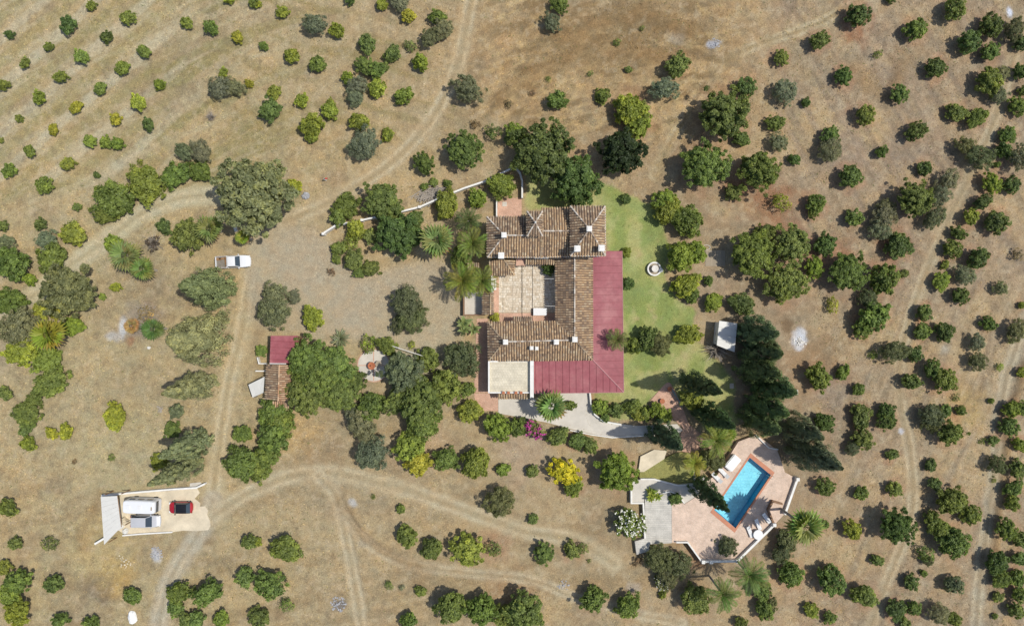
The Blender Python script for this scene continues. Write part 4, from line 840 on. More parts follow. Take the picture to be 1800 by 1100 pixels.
# gatehouse with small tiled roof
gt = thing('gatehouse', 'small tiled gatehouse on the left side of the courtyard', 'gatehouse')
wall_box(gt, 849, 514, 866.5, 553, 2.6, 0.15)
g = pts3((848.5, 514, 2.5), (848.5, 553, 2.5), (862, 553, 3.2), (862, 514, 3.2), (867, 514, 2.9), (867, 553, 2.9))
tile_slope(gt, [g[0], g[1], g[2], g[3]], 'tileg', 0.34); tile_slope(gt, [g[4], g[5], g[2], g[3]], 'tileg', 0.34); ridge(gt, g[2], g[3], 'tile')
obj('gate_door', MB().box(-0.08, 0, -0.9, 0.9, 0, 2.1).mesh('gate_door', M['brown']), gt, Vector((P(849, 0, 2.6).x + 0.14, P(0, 534, 1).y, 0.08)))
pr = thing('garden_store', 'little dark tiled roof store between two feather palms', 'store'); wall_box(pr, 822, 463, 842, 482, 2.0, 0.15)
tile_slope(pr, pts3((821, 462, 2.4), (842, 462, 2.4), (843, 483, 2.0), (822, 483, 2.0)), 'tileg', 0.34)
bq = thing('barbecue', 'square white masonry barbecue at the left edge of the courtyard', 'barbecue', P(866, 500))
m_ = MB(); m_.box(-.55, .55, -.85, .85, 0, 0.95); obj('base', m_.mesh('base', M['white']), bq)
m_ = MB(); m_.box(-.6, -.42, -.9, .9, .95, 1.25); m_.box(.42, .6, -.9, .9, .95, 1.25); m_.box(-.42, .42, .72, .9, .95, 1.25); m_.box(-.42, .42, -.9, -.72, .95, 1.25); obj('rim', m_.mesh('rim', M['white']), bq)
obj('hearth', MB().box(-.25, .15, -.3, .1, .95, 1.0).mesh('hearth', M['timber']), bq)
tb = thing('table', 'white rectangular table in the shade line at the courtyard corner', 'table', P(949, 548, 0) + Vector((0, 0, 0.095)))
obj('table_top', bevel(MB().box(-1.08, 1.08, -.58, .58, 0.7, 0.76).mesh('table_top', M['whitepl']), 0.02, 1), tb)
for sx in (-.95, .95):
    for sy in (-.45, .45): obj('leg', MB().box(sx - .04, sx + .04, sy - .04, sy + .04, 0, .7).mesh('leg', M['whitepl']), tb)

# round patio with its small fountain
pt = structure(obj('round_patio', MB().lathe([(2.5, -0.2), (2.5, 0.09), (2.4, 0.1)], 40).mesh('round_patio', M['concrete']), None, P(657, 642)))
obj('brick_edge', MB().lathe([(2.68, -0.2), (2.68, 0.1), (2.5, 0.12), (2.5, -0.2)], 40).mesh('brick_edge', M['pinkbrick']), pt)
for a in range(4): obj('brick_band', MB().box(0.6, 2.42, -0.07, 0.07, 0.08, 0.115).mesh('brick_band', M['pinkbrick']), pt, None, math.pi / 2 * a)
fo = thing('patio_fountain', 'small terracotta fountain at the centre of the round white patio', 'fountain', P(655, 642) + Vector((0, 0, 0.1)))
obj('bowl', MB().lathe([(0.25, 0), (0.18, 0.35), (0.5, 0.6), (0.62, 0.85), (0.52, 0.85), (0.35, 0.68), (0.05, 0.66)], 20).mesh('bowl', M['terracotta'], smooth=True), fo)
obj('spout', MB().lathe([(0.12, 0.66), (0.08, 0.95), (0.16, 1.05), (0.03, 1.15)], 12).mesh('spout', M['terracotta']), fo)
tp = thing('patio_table', 'small round table with grey top under the tree on the patio', 'table', P(667, 639) + Vector((0, 0, 0.1)))
obj('table_top', MB().lathe([(0.5, 0.7), (0.5, 0.76)], 20).mesh('table_top', M['timber']), tp); obj('leg', MB().lathe([(0.25, 0), (0.05, 0.06), (0.05, 0.7)], 10).mesh('leg', M['timber']), tp)
# lawn fountain
lf = thing('lawn_fountain', 'round white stone fountain standing on the lawn', 'fountain', P(1149, 473))
obj('basin', MB().lathe([(1.0, -.05), (1.08, .1), (1.0, .2), (1.02, .55), (1.12, .62), (0.9, .62), (0.82, .3), (0.05, .28)], 32).mesh('basin', M['white'], smooth=False), lf)
obj('water', MB().lathe([(0.85, .42), (0.84, .44)], 28).mesh('water', M['timber']), lf)
obj('bowl', MB().lathe([(0.14, .3), (0.1, .8), (0.2, .95), (0.5, 1.1), (0.55, 1.18), (0.4, 1.16), (0.05, 1.1)], 24).mesh('bowl', M['stone']), lf)
obj('pedestal', MB().lathe([(0.3, 0), (0.3, .5), (0.36, .55), (0.36, .7), (0.12, .75)], 14, (1.0, -0.22)).mesh('pedestal', M['white']), lf)
# timber platform on the bare patch
pl = thing('timber_platform', 'grey weathered plank platform lying beside the orchard', 'platform', P(1257, 454))
for k in range(12): obj('plank', MB().box(-1.6, 1.6, -0.095, 0.095, 0.05, 0.09 + 0.008 * (k % 3)).mesh('plank', M['timber']), pl, Vector((R.uniform(-.03, .03), -1.15 + k * 0.21, 0)))
for s in (-1.2, 0, 1.2): obj('bearer', MB().box(s - .05, s + .05, -1.2, 1.2, -0.05, 0.05).mesh('bearer', M['timber']), pl)
o = obj('hose_coil', None); tag(o, 'pale coiled hose lying at the corner of the plank platform', 'hose', None)
mb = MB()
pts = [P(1241, 435) + Vector((math.cos(a) * (.62 + .03 * math.sin(3 * a)), math.sin(a) * .38, 0.05 + 0.004 * a)) for a in np.linspace(0, 12.5, 40)]
mb.tube(pts, 0.045, 5); obj('hose', mb.mesh('hose', M['stone']), o)
# white garden shed
sh = thing('garden_shed', 'white sheet-roofed garden shed beside the dark conifers', 'shed')
q = pts3((1264.5, 563.5, 2.6), (1296, 568, 2.3), (1291, 619, 2.3), (1260, 607, 2.6)); ctr = sum(q, Vector()) / 4
obj('wall', MB().prism([(ctr.x + (p.x - ctr.x) * .9, ctr.y + (p.y - ctr.y) * .9, p.z - 0.1) for p in q], -0.1).mesh('wall', M['white']), sh)
for k in range(4):
    a0 = q[0].lerp(q[3], k / 4 + .006); a1 = q[0].lerp(q[3], (k + 1) / 4 - .006); b0 = q[1].lerp(q[2], k / 4 + .006); b1 = q[1].lerp(q[2], (k + 1) / 4 - .006)
    obj('roof_sheet', MB().slab([a0, b0, b1, a1], 0.05).mesh('roof_sheet', M['sheet']), sh)
# ------------------------------------------------------------------ outbuilding on the left of the walnut
ob = thing('outbuilding', 'small outbuilding with red metal and barrel tile roofs under the walnut tree', 'outbuilding')
wall_box(ob, 474, 590, 524, 639, 2.7, 0.2, 'brown'); wall_box(ob, 468, 640, 515, 704, 2.4, 0.25)
metal_roof(ob, pts3((476, 590, 3.1), (524, 590, 2.8), (522, 638, 2.8), (474, 638, 3.1)), 0, 0.95)
obj('verge_trim', MB().tube(pts3((474, 638.8, 3.14), (503, 639.2, 2.98)), 0.08, 4).mesh('verge_trim', M['white']), ob)
tile_slope(ob, pts3((469, 640, 2.5), (491, 641, 3.2), (489, 704, 3.2), (466.5, 701, 2.5)), 'tileg', 0.34)
tile_slope(ob, pts3((491, 641, 3.2), (516, 641, 2.5), (515, 705, 2.5), (489, 705, 3.2)), 'tilep', 0.34)
tile_slope(ob, pts3((480, 705, 2.3), (508, 706, 2.3), (506, 720, 2.0), (479, 719, 2.0)), 'tilep', 0.34)
ridge(ob, P(491, 641, 3.22), P(489, 704, 3.22), 'tilep', 0.13)
for px, py in ((481, 718), (504, 719)): obj('post', MB().box(-.07, .07, -.07, .07, -.1, 1.9).mesh('post', M['timber']), ob, P(px, py - 2, 0))
ls = thing('sheet_lean_to', 'tilted pale corrugated sheet shelter left of the outbuilding', 'lean-to')
q = pts3((436.5, 676, 1.7), (465, 662, 2.2), (463, 690, 2.2), (444, 698.5, 1.7))
obj('roof_sheet', MB().slab(q, 0.05).mesh('roof_sheet', M['sheet']), ls)
for p in q: obj('post', MB().box(-.05, .05, -.05, .05, -.1, p.z - .05).mesh('post', M['timber']), ls, Vector((p.x * .995, p.y, 0)))
wl_('yard_wall', [(452, 628), (455, 639), (468, 639)], 0.16, -.1, 0.8, 'low white wall stub left of the outbuilding, nearer the red roof'); wl_('yard_wall', [(449, 652), (466, 652)], 0.18, -.1, 0.8, 'short white wall stub just above the tilted sheet shelter')

# ------------------------------------------------------------------ parking pad and carport
pave('parking_pad', [(212, 868), (300, 862), (346, 857), (351, 866), (342, 876), (352, 884), (351, 890), (360, 889), (366, 897), (364, 904), (369, 915), (370, 924), (366, 931), (345, 933), (322, 932), (300, 935), (222, 940), (205, 930)], 0.1, 'parkcon', soft=False)
pave('driveway_apron', [(333, 858), (334, 849), (352, 847), (358, 853), (346, 858)], 0.12, 'concrete', soft=False)
wl_('parking_wall', [(178, 871), (230, 866), (300, 860), (345, 857), (360, 850)], 0.26, -.1, 0.75, 'white wall along the top side of the parking pad'); wl_('parking_wall', [(215, 941), (250, 938), (302, 935)], 0.2, -.1, 0.45, 'low white wall along the bottom side of the parking pad')
wl_('parking_wall', [(166, 956), (186, 944)], 0.3, -.1, 0.9, 'white wall stub at the bottom left corner of the carport')
cp = thing('carport', 'lean-to carport roof of pale corrugated sheets at the end of the parking pad', 'carport')
cq = pts3((177, 872.5, 2.35), (206, 871, 2.6), (213, 926, 2.6), (183, 957, 2.35))
NS = 9
for k in range(NS):
    t0, t1 = k / NS + .001, (k + 1) / NS - .001; a0, a1 = cq[0].lerp(cq[3], t0), cq[0].lerp(cq[3], t1); b0, b1 = cq[1].lerp(cq[2], t0), cq[1].lerp(cq[2], t1)
    mb = MB(); nn = 6; dz = Vector((0, 0, R.uniform(-.006, .012)))
    vs = []
    for i in range(nn + 1):
        u = i / nn; up = Vector((0, 0, 0.012 if i % 2 else 0)) + dz; vs += [a0.lerp(a1, u) + up, b0.lerp(b1, u) + up]
    mb.add(vs, [(2 * i, 2 * i + 1, 2 * i + 3, 2 * i + 2) for i in range(nn)])
    obj('roof_sheet', mb.mesh('roof_sheet', M['sheet']), cp)
for p in cq: obj('post', MB().box(-.06, .06, -.06, .06, -.1, p.z - .08).mesh('post', M['rust']), cp, Vector((p.x * .99, p.y * .99, 0)))
obj('beam', MB().tube([cq[1] - Vector((0, 0, .08)), cq[2] - Vector((0, 0, .08))], 0.06, 4).mesh('beam', M['rust']), cp)
def bundle(name, px, py, rx, ry, h, mat, label, cat, seed):
    rr = random.Random(seed); vs = []; fs = []; n = 16; ring = [(1.0, 0), (1.0, .35), (.82, .8), (.45, 1.0)]
    jit = [rr.uniform(.82, 1.12) for _ in range(n)]
    for k, (f, z) in enumerate(ring):
        for i in range(n):
            a = 2 * math.pi * i / n; q = f * jit[i] * rr.uniform(.95, 1.05); vs.append((math.cos(a) * rx * q, math.sin(a) * ry * q, z * h * rr.uniform(.85, 1.1)))
    vs.append((0, 0, h * 1.02))
    for k in range(3):
        for i in range(n): fs.append((k * n + i, k * n + (i + 1) % n, (k + 1) * n + (i + 1) % n, (k + 1) * n + i))
    for i in range(n): fs.append((3 * n + i, 3 * n + (i + 1) % n, 4 * n))
    me = MB().add(vs, fs).mesh(name, M[mat], smooth=False)
    p = P(px, py); o = obj(name, me, None, Vector((p.x, p.y, ground_z(p.x, p.y)))); return tag(o, label, cat)
bundle('covered_load', 211, 921, .75, .85, 1.1, 'tarp', 'white tarpaulin heap under the carport edge', 'tarpaulin', 1)
bundle('covered_load', 221, 915, .55, .7, .9, 'parkcon', 'cream sack heap behind the silver car', 'sack', 2)
bundle('covered_load', 222, 932, .5, .5, .6, 'sheet', 'small pale bluish heap below the cream sack', 'sack', 3)
bundle('plastic_sheet', 234, 1084, .7, 1.25, .5, 'tarp', 'crumpled white plastic sheet on the ground near the bottom edge', 'plastic sheet', 4)
bundle('pump_cover', 538, 345, .65, .6, .5, 'ash', 'pale grey stone well cover beside the driveway bend', 'well cover', 5)
bundle('boulder', 262, 611, .28, .26, .3, 'white', 'small white block by the fallen yellow palm leaves', 'block', 6)
bundle('bucket_pile', 1683, 764, .35, .3, .4, 'white', 'small white container by an orchard tree near the right track', 'container', 8)
def rubble(px, py, rad, n, mat, label, seed):
    rr = random.Random(seed); p = P(px, py); mb = MB()
    for _ in range(n):
        a = rr.uniform(0, 6.28); r = rad * rr.random() ** .7; s = rr.uniform(.04, .15); x, y = r * math.cos(a), r * math.sin(a); z = max(0, .15 * (1 - r / rad))
        vs = [(x + s * rr.uniform(.5, 1) * sx, y + s * rr.uniform(.5, 1) * sy, z + s * .7 * sz * rr.uniform(.6, 1)) for sz in (-.3, 1) for sx, sy in ((-1, -1), (1, -1), (1, 1), (-1, 1))]
        mb.add(vs, [(0, 3, 2, 1), (4, 5, 6, 7), (0, 1, 5, 4), (1, 2, 6, 5), (2, 3, 7, 6), (3, 0, 4, 7)])
    o = obj('rubble_heap', mb.mesh('rubble_heap', M[mat]), None, Vector((p.x, p.y, ground_z(p.x, p.y)))); o['kind'] = 'stuff'
    return tag(o, label, 'rubble')
rubble(595, 1060, 1.3, 90, 'ash', 'grey heap of ash and rubble near the bottom edge', 1); rubble(275, 972, 1.1, 50, 'ash', 'pale ash heap below the parking pad', 2); rubble(1405, 600, 1.1, 55, 'stone', 'white lime rubble heap right of the dark conifers', 3)
rubble(1258, 77, .9, 40, 'ash', 'small grey rubble heap on the dry slope at the top', 4); rubble(990, 1027, 1.0, 26, 'ash', 'thin grey rubble scatter on the lower track', 5); rubble(218, 985, 1.3, 26, 'parkcon', 'pale stones scattered below the carport', 6); rubble(282, 718, .6, 40, 'greybark', 'small grey brushwood heap beside a slim cypress', 7)

# ------------------------------------------------------------------ vehicles (x forward, origin on the ground)
def outline(L, Wd, e=4.5, n=28, fx=1.0):
    o = []
    for i in range(n):
        a = 2 * math.pi * i / n; c, s = math.cos(a), math.sin(a)
        o.append((math.copysign(abs(c) ** (2 / e), c) * L / 2, math.copysign(abs(s) ** (2 / e), s) * Wd / 2))
    return o
def loft(levels):
    """levels: list of outlines (lists of 3-d points) joined bottom to top, capped"""
    n = len(levels[0]); vs = [p for lv in levels for p in lv]; fs = []
    for k in range(len(levels) - 1):
        for i in range(n): fs.append((k * n + i, k * n + (i + 1) % n, (k + 1) * n + (i + 1) % n, (k + 1) * n + i))
    fs.append(tuple(range(n - 1, -1, -1))); fs.append(tuple((len(levels) - 1) * n + i for i in range(n)))
    return MB().add(vs, fs)
WHEEL = MB().lathe([(0.2, -.1), (.31, -.11), (.33, -.07), (.33, .07), (.31, .11), (.2, .1)], 18).mesh('wheel', M['rubber']); RIM = MB().lathe([(.19, -.115), (.17, -.12), (.17, .12), (.19, .115)], 14).mesh('rim', M['sheet'])
def car(name, label, cat, px, py, h, heading, L, Wd, paint, roofm, prof, cabin, boxy=4.5):
    """prof: [(x, z)] top line of the lower body; cabin: (x0, x1, x2, x3, ztop) screen bottom/top front and rear"""
    t = thing(name, label, cat, P(px, py, h), heading); t.location.z = 0.1 if cat != 'pickup' else 0.02
    xs = [p[0] for p in prof]; zs = [p[1] for p in prof]
    ztop = lambda x: float(np.interp(x, xs, zs))
    oL = outline(L, Wd, boxy)
    lv = [[(x * .96, y * .9, .22) for x, y in oL], [(x, y, .45) for x, y in oL], [(x * .995, y, max(.5, ztop(x) * .82)) for x, y in oL], [(x * .96, y * .95, ztop(x)) for x, y in oL]]
    n = len(oL); mb = loft(lv); mb.f.pop(); mb.m.pop()
    # crowned bonnet and deck: lengthwise strips
    top = lv[-1]; half = n // 2
    for i in range(half):
        a, b = i, (i + 1); c_, d_ = (n - i) % n, n - i - 1
        if len({a, b, c_, d_}) == 4: mb.f.append((3 * n + a, 3 * n + b, 3 * n + d_, 3 * n + c_)); mb.m.append(0)
        elif a == c_: mb.f.append((3 * n + a, 3 * n + b, 3 * n + d_)); mb.m.append(0)
        elif b == d_: mb.f.append((3 * n + a, 3 * n + b, 3 * n + c_)); mb.m.append(0)
    me = mb.mesh('body', M[paint], smooth=False); b_ = bmesh.new(); b_.from_mesh(me); bmesh.ops.recalc_face_normals(b_, faces=b_.faces); b_.to_mesh(me); b_.free()
    obj('body', me, t)
    x0, x1, x2, x3, zr = cabin; wb, wt = Wd * .46, Wd * .385
    zb0, zb3 = ztop(x0) - .03, ztop(x3) - .03
    vs = [(x0, -wb, zb0), (x0, wb, zb0), (x3, wb, zb3), (x3, -wb, zb3), (x1, -wt, zr), (x1, wt, zr), (x2, wt, zr), (x2, -wt, zr)]
    def quad(i, nm, mat, th=0.03):
        ps = [Vector(vs[j]) for j in i]; c = sum(ps, Vector()) / 4; nrm = (ps[1] - ps[0]).cross(ps[2] - ps[1]).normalized()
        if nrm.dot(c - Vector((0, 0, .8))) < 0: nrm = -nrm
        q = [c + (p - c) * .93 + nrm * .012 for p in ps]; obj(nm, MB().add(q, [(0, 1, 2, 3)]).mesh(nm, M[mat]), t)
    cab = MB().add(vs, [(0, 1, 5, 4), (1, 2, 6, 5), (2, 3, 7, 6), (3, 0, 4, 7), (4, 5, 6, 7)]).mesh('cabin', M[roofm]); obj('cabin', cab, t)
    quad((0, 1, 5, 4), 'windscreen', 'glass'); quad((2, 3, 7, 6), 'rear_window', 'glass'); quad((1, 2, 6, 5), 'side_window', 'glass'); quad((3, 0, 4, 7), 'side_window', 'glass')
    rf = MB()
    nn = 7
    vv = []
    for i in range(nn):
        for j in range(nn):
            u, v = i / (nn - 1), j / (nn - 1); vv.append((x1 + (x2 - x1) * u, wt * (2 * v - 1), zr + 0.012 + 0.06 * (1 - (2 * u - 1) ** 2) * (1 - (2 * v - 1) ** 2)))
    rf.add(vv, [(i * nn + j, i * nn + j + 1, (i + 1) * nn + j + 1, (i + 1) * nn + j) for i in range(nn - 1) for j in range(nn - 1)])
    obj('roof', rf.mesh('roof', M[roofm], smooth=True), t)
    for sx in (.31, -.30):
        for sy in (-1, 1):
            w_ = obj('wheel', WHEEL, t, (L * sx, sy * (Wd / 2 - .1), .33)); w_.rotation_euler = (math.pi / 2, 0, 0); obj('rim', RIM, w_)
    for sy in (-1, 1):
        obj('mirror', bevel(MB().box(x0 - .32, x0 - .12, sy * Wd * .5 - (.0 if sy > 0 else .18), sy * Wd * .5 + (.18 if sy > 0 else 0), .92, 1.06).mesh('mirror', M[paint if roofm != 'black' else 'black']), .03, 1), t)
        obj('headlight', MB().box(L / 2 - .28, L / 2 - .07, sy * Wd * .36 - .16, sy * Wd * .36 + .16, ztop(L / 2 - .1) - .2, ztop(L / 2 - .1) + 0.012).mesh('headlight', M['lamp']), t)
        obj('tail_light', MB().box(-L / 2 + .03, -L / 2 + .16, sy * Wd * .38 - .12, sy * Wd * .38 + .12, .7, ztop(-L / 2 + .1) + .012).mesh('tail_light', M['redlamp']), t)
    return t
car('red_car', 'red hatchback with black roof parked on the cream concrete pad', 'car', 317, 892, .9, math.radians(180), 3.8, 1.86, 'paintr', 'black', [(-1.95, .85), (-1.5, 1.0), (.6, .98), (1.1, .92), (1.6, .80), (1.95, .62)], (.98, .42, -1.2, -1.62, 1.48), 4.0)
car('silver_car', 'silver estate car parked beside the white box van', 'car', 255, 916, 1.0, 0.0, 4.7, 1.95, 'paints', 'paints', [(-2.4, .95), (-2.0, 1.05), (.8, 1.02), (1.3, .98), (1.9, .86), (2.4, .62)], (1.15, .38, -1.9, -2.2, 1.6), 4.2)
# pickup
pk = car('pickup', 'white pickup truck with open bed parked above the broad conifer', 'pickup', 410, 460, .9, math.radians(3), 5.4, 1.98, 'paintw', 'paintw', [(-2.8, .95), (-.3, .97), (.9, 1.02), (1.5, .98), (2.2, .92), (2.8, .75)], (1.12, .55, -.62, -.75, 1.66), 5.0)
o = obj('bed', None, pk); 
m_ = MB(); m_.box(-2.62, -.86, -.8, .8, .985, 1.0); obj('bed_floor', m_.mesh('bed_floor', M['bedliner']), o)
m_ = MB(); m_.box(-2.66, -.80, .80, .93, .9, 1.32); m_.box(-2.66, -.80, -.93, -.80, .9, 1.32); m_.box(-2.68, -2.56, -.8, .8, .9, 1.30); m_.box(-.86, -.78, -.8, .8, .9, 1.38); obj('bed_side', m_.mesh('bed_side', M['paintw']), o)
m_ = MB()
for y in (-.78, .78): m_.tube([(-2.5, y * 1.1, 1.34), (-2.5, y * 1.1, 1.5), (-.95, y * 1.1, 1.5), (-.95, y * 1.1, 1.34)], .03, 5)
m_.tube([(-.95, -.86, 1.5), (-.95, .86, 1.5)], .03, 5); obj('rack', m_.mesh('rack', M['rust']), o)
for q in ((-2.2, .5, .35, .2), (-1.6, .55, .5, .15), (-1.15, .2, .12, .6)): obj('cargo', bevel(MB().box(q[0] - q[2], q[0] + q[2], q[1] - q[3], q[1] + q[3], 1.0, 1.14).mesh('cargo', M['rust']), .03, 1), o)
# box van
vn = thing('box_van', 'white high-sided camper van parked in front of the carport', 'van', P(250, 888, 1.5), math.radians(-2)); vn.location.z = 0.1
lo = outline(5.1, 2.15, 7); obj('body', loft([[(x * .98, y * .95, .3) for x, y in lo], [(x, y, .6) for x, y in lo], [(x, y, 1.5) for x, y in lo], [(x * .99, y * .97, 2.3) for x, y in lo], [(x * .95, y * .9, 2.5) for x, y in lo]]).mesh('body', M['paintw']), vn)
obj('roof', bevel(MB().box(-2.3, 2.3, -.88, .88, 2.49, 2.56).mesh('roof', M['paintw']), .03, 1), vn)
for x in (-1.6, 0.2): obj('roof_hatch', bevel(MB().box(x - .3, x + .3, -.3, .3, 2.56, 2.64).mesh('roof_hatch', M['whitepl']), .02, 1), vn)
obj('windscreen', MB().box(2.50, 2.56, -.85, .85, 1.35, 2.05).mesh('windscreen', M['glass']), vn)
obj('roof_vent', MB().box(1.95, 2.15, -.4, .15, 2.56, 2.6).mesh('roof_vent', M['timber']), vn)
for x in (-1.4, .0, 1.4):
    for s in (-1, 1): obj('side_window', MB().box(x - .45, x + .45, s * 1.075 - .01, s * 1.075 + .01, 1.4, 1.95).mesh('side_window', M['glass']), vn)
for x in (-1.5, 1.6):
    for s in (-1, 1): w_ = obj('wheel', WHEEL, vn, (x, s * .98, .33)); w_.rotation_euler = (math.pi / 2, 0, 0)

# ------------------------------------------------------------------ pool furniture
def lounger_mesh():
    s = MB(); s.box(-.95, .45, -.3, .3, .30, .36)
    for k in range(9): s.box(-.93 + k * .155, -.83 + k * .155, -.28, .28, .36, .385)
    b = MB(); b.add([(.45, -.3, .36), (.45, .3, .36), (1.02, .3, .72), (1.02, -.3, .72), (.47, -.3, .30), (.47, .3, .30), (1.04, .3, .66), (1.04, -.3, .66)], [(0, 3, 2, 1), (4, 5, 6, 7), (0, 1, 5, 4), (1, 2, 6, 5), (2, 3, 7, 6), (3, 0, 4, 7)])
    return bevel(s.mesh('seat', M['whitepl']), .01, 1), b.mesh('backrest', M['whitepl']), MB().box(-.03, .03, -.03, .03, 0, .31).mesh('leg', M['whitepl'])
LS, LB, LL = lounger_mesh()
for x, y, ang, lab in ((1258.5, 838, -45, 'white sun lounger left of the pool, nearer the dark cypress'), (1270.5, 829.5, -47, 'white sun lounger left of the pool, nearer the white parasol cover'), (1317, 933, 112, 'white sun lounger left of the round pool table'), (1331, 920, 115, 'white sun lounger just above the round pool table'), (1346, 909, 128, 'white sun lounger farthest right beside the brown planter wall')):
    t = thing('sun_lounger', lab, 'sun lounger', P(x, y, ZT), math.radians(ang), 'white sun loungers round the pool')
    obj('seat', LS, t); obj('backrest', LB, t)
    for a in (-.85, .35):
        for b in (-.25, .25): obj('leg', LL, t, (a, b, 0))
t = thing('pool_table', 'round white plastic table among the right-hand loungers', 'table', P(1330, 937, ZT)); obj('table_top', MB().lathe([(.75, .68), (.78, .71), (.74, .74)], 28).mesh('table_top', M['whitepl']), t)
for k in range(4): obj('leg', MB().box(.5, .58, -.04, .04, 0, .68).mesh('leg', M['whitepl']), t, None, math.pi / 2 * k + .4)
t = thing('garden_table', 'white cloth covered table at the upper left of the pool', 'table', P(1286, 812, ZT), math.radians(50))
obj('cloth', bevel(MB().box(-1.25, 1.25, -.75, .75, .1, .78).mesh('cloth', M['tarp']), .12, 2), t); obj('leg', MB().box(-.9, .9, -.5, .5, 0, .1).mesh('leg', M['whitepl']), t)
# woodpile of cut branches
wp = thing('woodpile', 'heap of grey cut branches beside the white boundary wall', 'woodpile', P(757, 342)); wp.location.z = ground_z(wp.location.x, wp.location.y)
LG = [MB().tube([(-l / 2, 0, 0), (-l * .1, b, .04), (l / 2, -b * .4, 0)], [.07, .06, .035], 5).mesh('branch', M['greybark']) for l, b in ((2.2, .2), (1.6, -.15), (2.7, .3))]
for k in range(110):
    a = R.gauss(.35, .45); r = R.gauss(0, 1.2); s = R.gauss(0, .55)
    z = max(.06, .85 * (1 - (abs(r) / 3) ** 2 - (s / 1.5) ** 2) * R.random())
    o = obj('branch', LG[k % 3], wp, (r * .94 - s * .34, r * .34 + s * .94, z), a); o.rotation_euler[1] = R.uniform(-.15, .15)
# small yard things
st = thing('garden_statue', 'narrow white stone statue plinth between fan palm and big tree', 'statue', P(414, 398), math.radians(-75))
obj('plinth', bevel(MB().box(-.9, .9, -.22, .22, 0, .55).mesh('plinth', M['white']), .05, 1), st); obj('figure', MB().lathe([(.3, .5), (.36, .7), (.2, 1.0), (.26, 1.3), (.1, 1.55), (.15, 1.7), (.03, 1.85)], 12, (-.75, 0)).mesh('figure', M['stone']), st)
t = thing('water_pump', 'small red and white post beside the driveway bend', 'post', P(573, 317), .3)
obj('shaft', MB().lathe([(.12, 0), (.1, .9), (.14, 1.0)], 8).mesh('shaft', M['whitepl']), t); obj('arm', MB().box(-.1, .5, -.08, .08, .85, 1.0).mesh('arm', M['red']), t)
for px, py, lab in ((1399, 689, 'small pale square inspection slab right of the conifers'), (1286, 678, 'small grey inspection slab in the conifer shade')):
    o = obj('inspection_slab', bevel(MB().box(-.32, .32, -.4, .4, -.05, .12).mesh('inspection_slab', M['concrete']), .03, 1), None, P(px, py)); tag(o, lab, 'slab')
t = thing('washing_line', 'thin white pole spanning the shrubs right of the patio', 'pole', P(683, 607))
obj('rail', MB().tube([P(683, 606, 2.2) - t.location, P(745, 626, 2.2) - t.location], .06, 5).mesh('rail', M['white']), t)
for px, py in ((684, 606.5), (744, 625.5)): obj('post', MB().lathe([(.05, -.1), (.05, 2.2)], 8).mesh('post', M['white']), t, P(px, py, 2.2).xy.to_3d() - t.location)
t = thing('railing', 'teal metal railing along the edge of the brick path', 'railing', P(1184, 690))
a, b = P(1181, 684, .9), P(1199, 714, .9); obj('rail', MB().tube([a - t.location, b - t.location], .05, 5).mesh('rail', plain('teal_paint', (0.05, 0.22, 0.26), .5)), t)
for k in range(6):
    q = a.lerp(b, k / 5); obj('baluster', MB().lathe([(.025, 0), (.025, .9)], 6).mesh('baluster', MATS['teal_paint']), t, Vector((q.x, q.y, 0)) - t.location)
for i, (px, py, lab) in enumerate(((1176, 683, 'terracotta pot at the top end of the teal railing'), (1163, 704, 'terracotta pot beside the brick path near the shrubs'))):
    t = thing('plant_pot', lab, 'pot', P(px, py)); obj('pot', MB().lathe([(.25, .1), (.36, .6), (.4, .62), (.3, .6)], 14).mesh('pot', M['terracotta']), t); obj('soil', MB().lathe([(.3, .5), (.3, .56)], 12).mesh('soil', M['bark']), t)

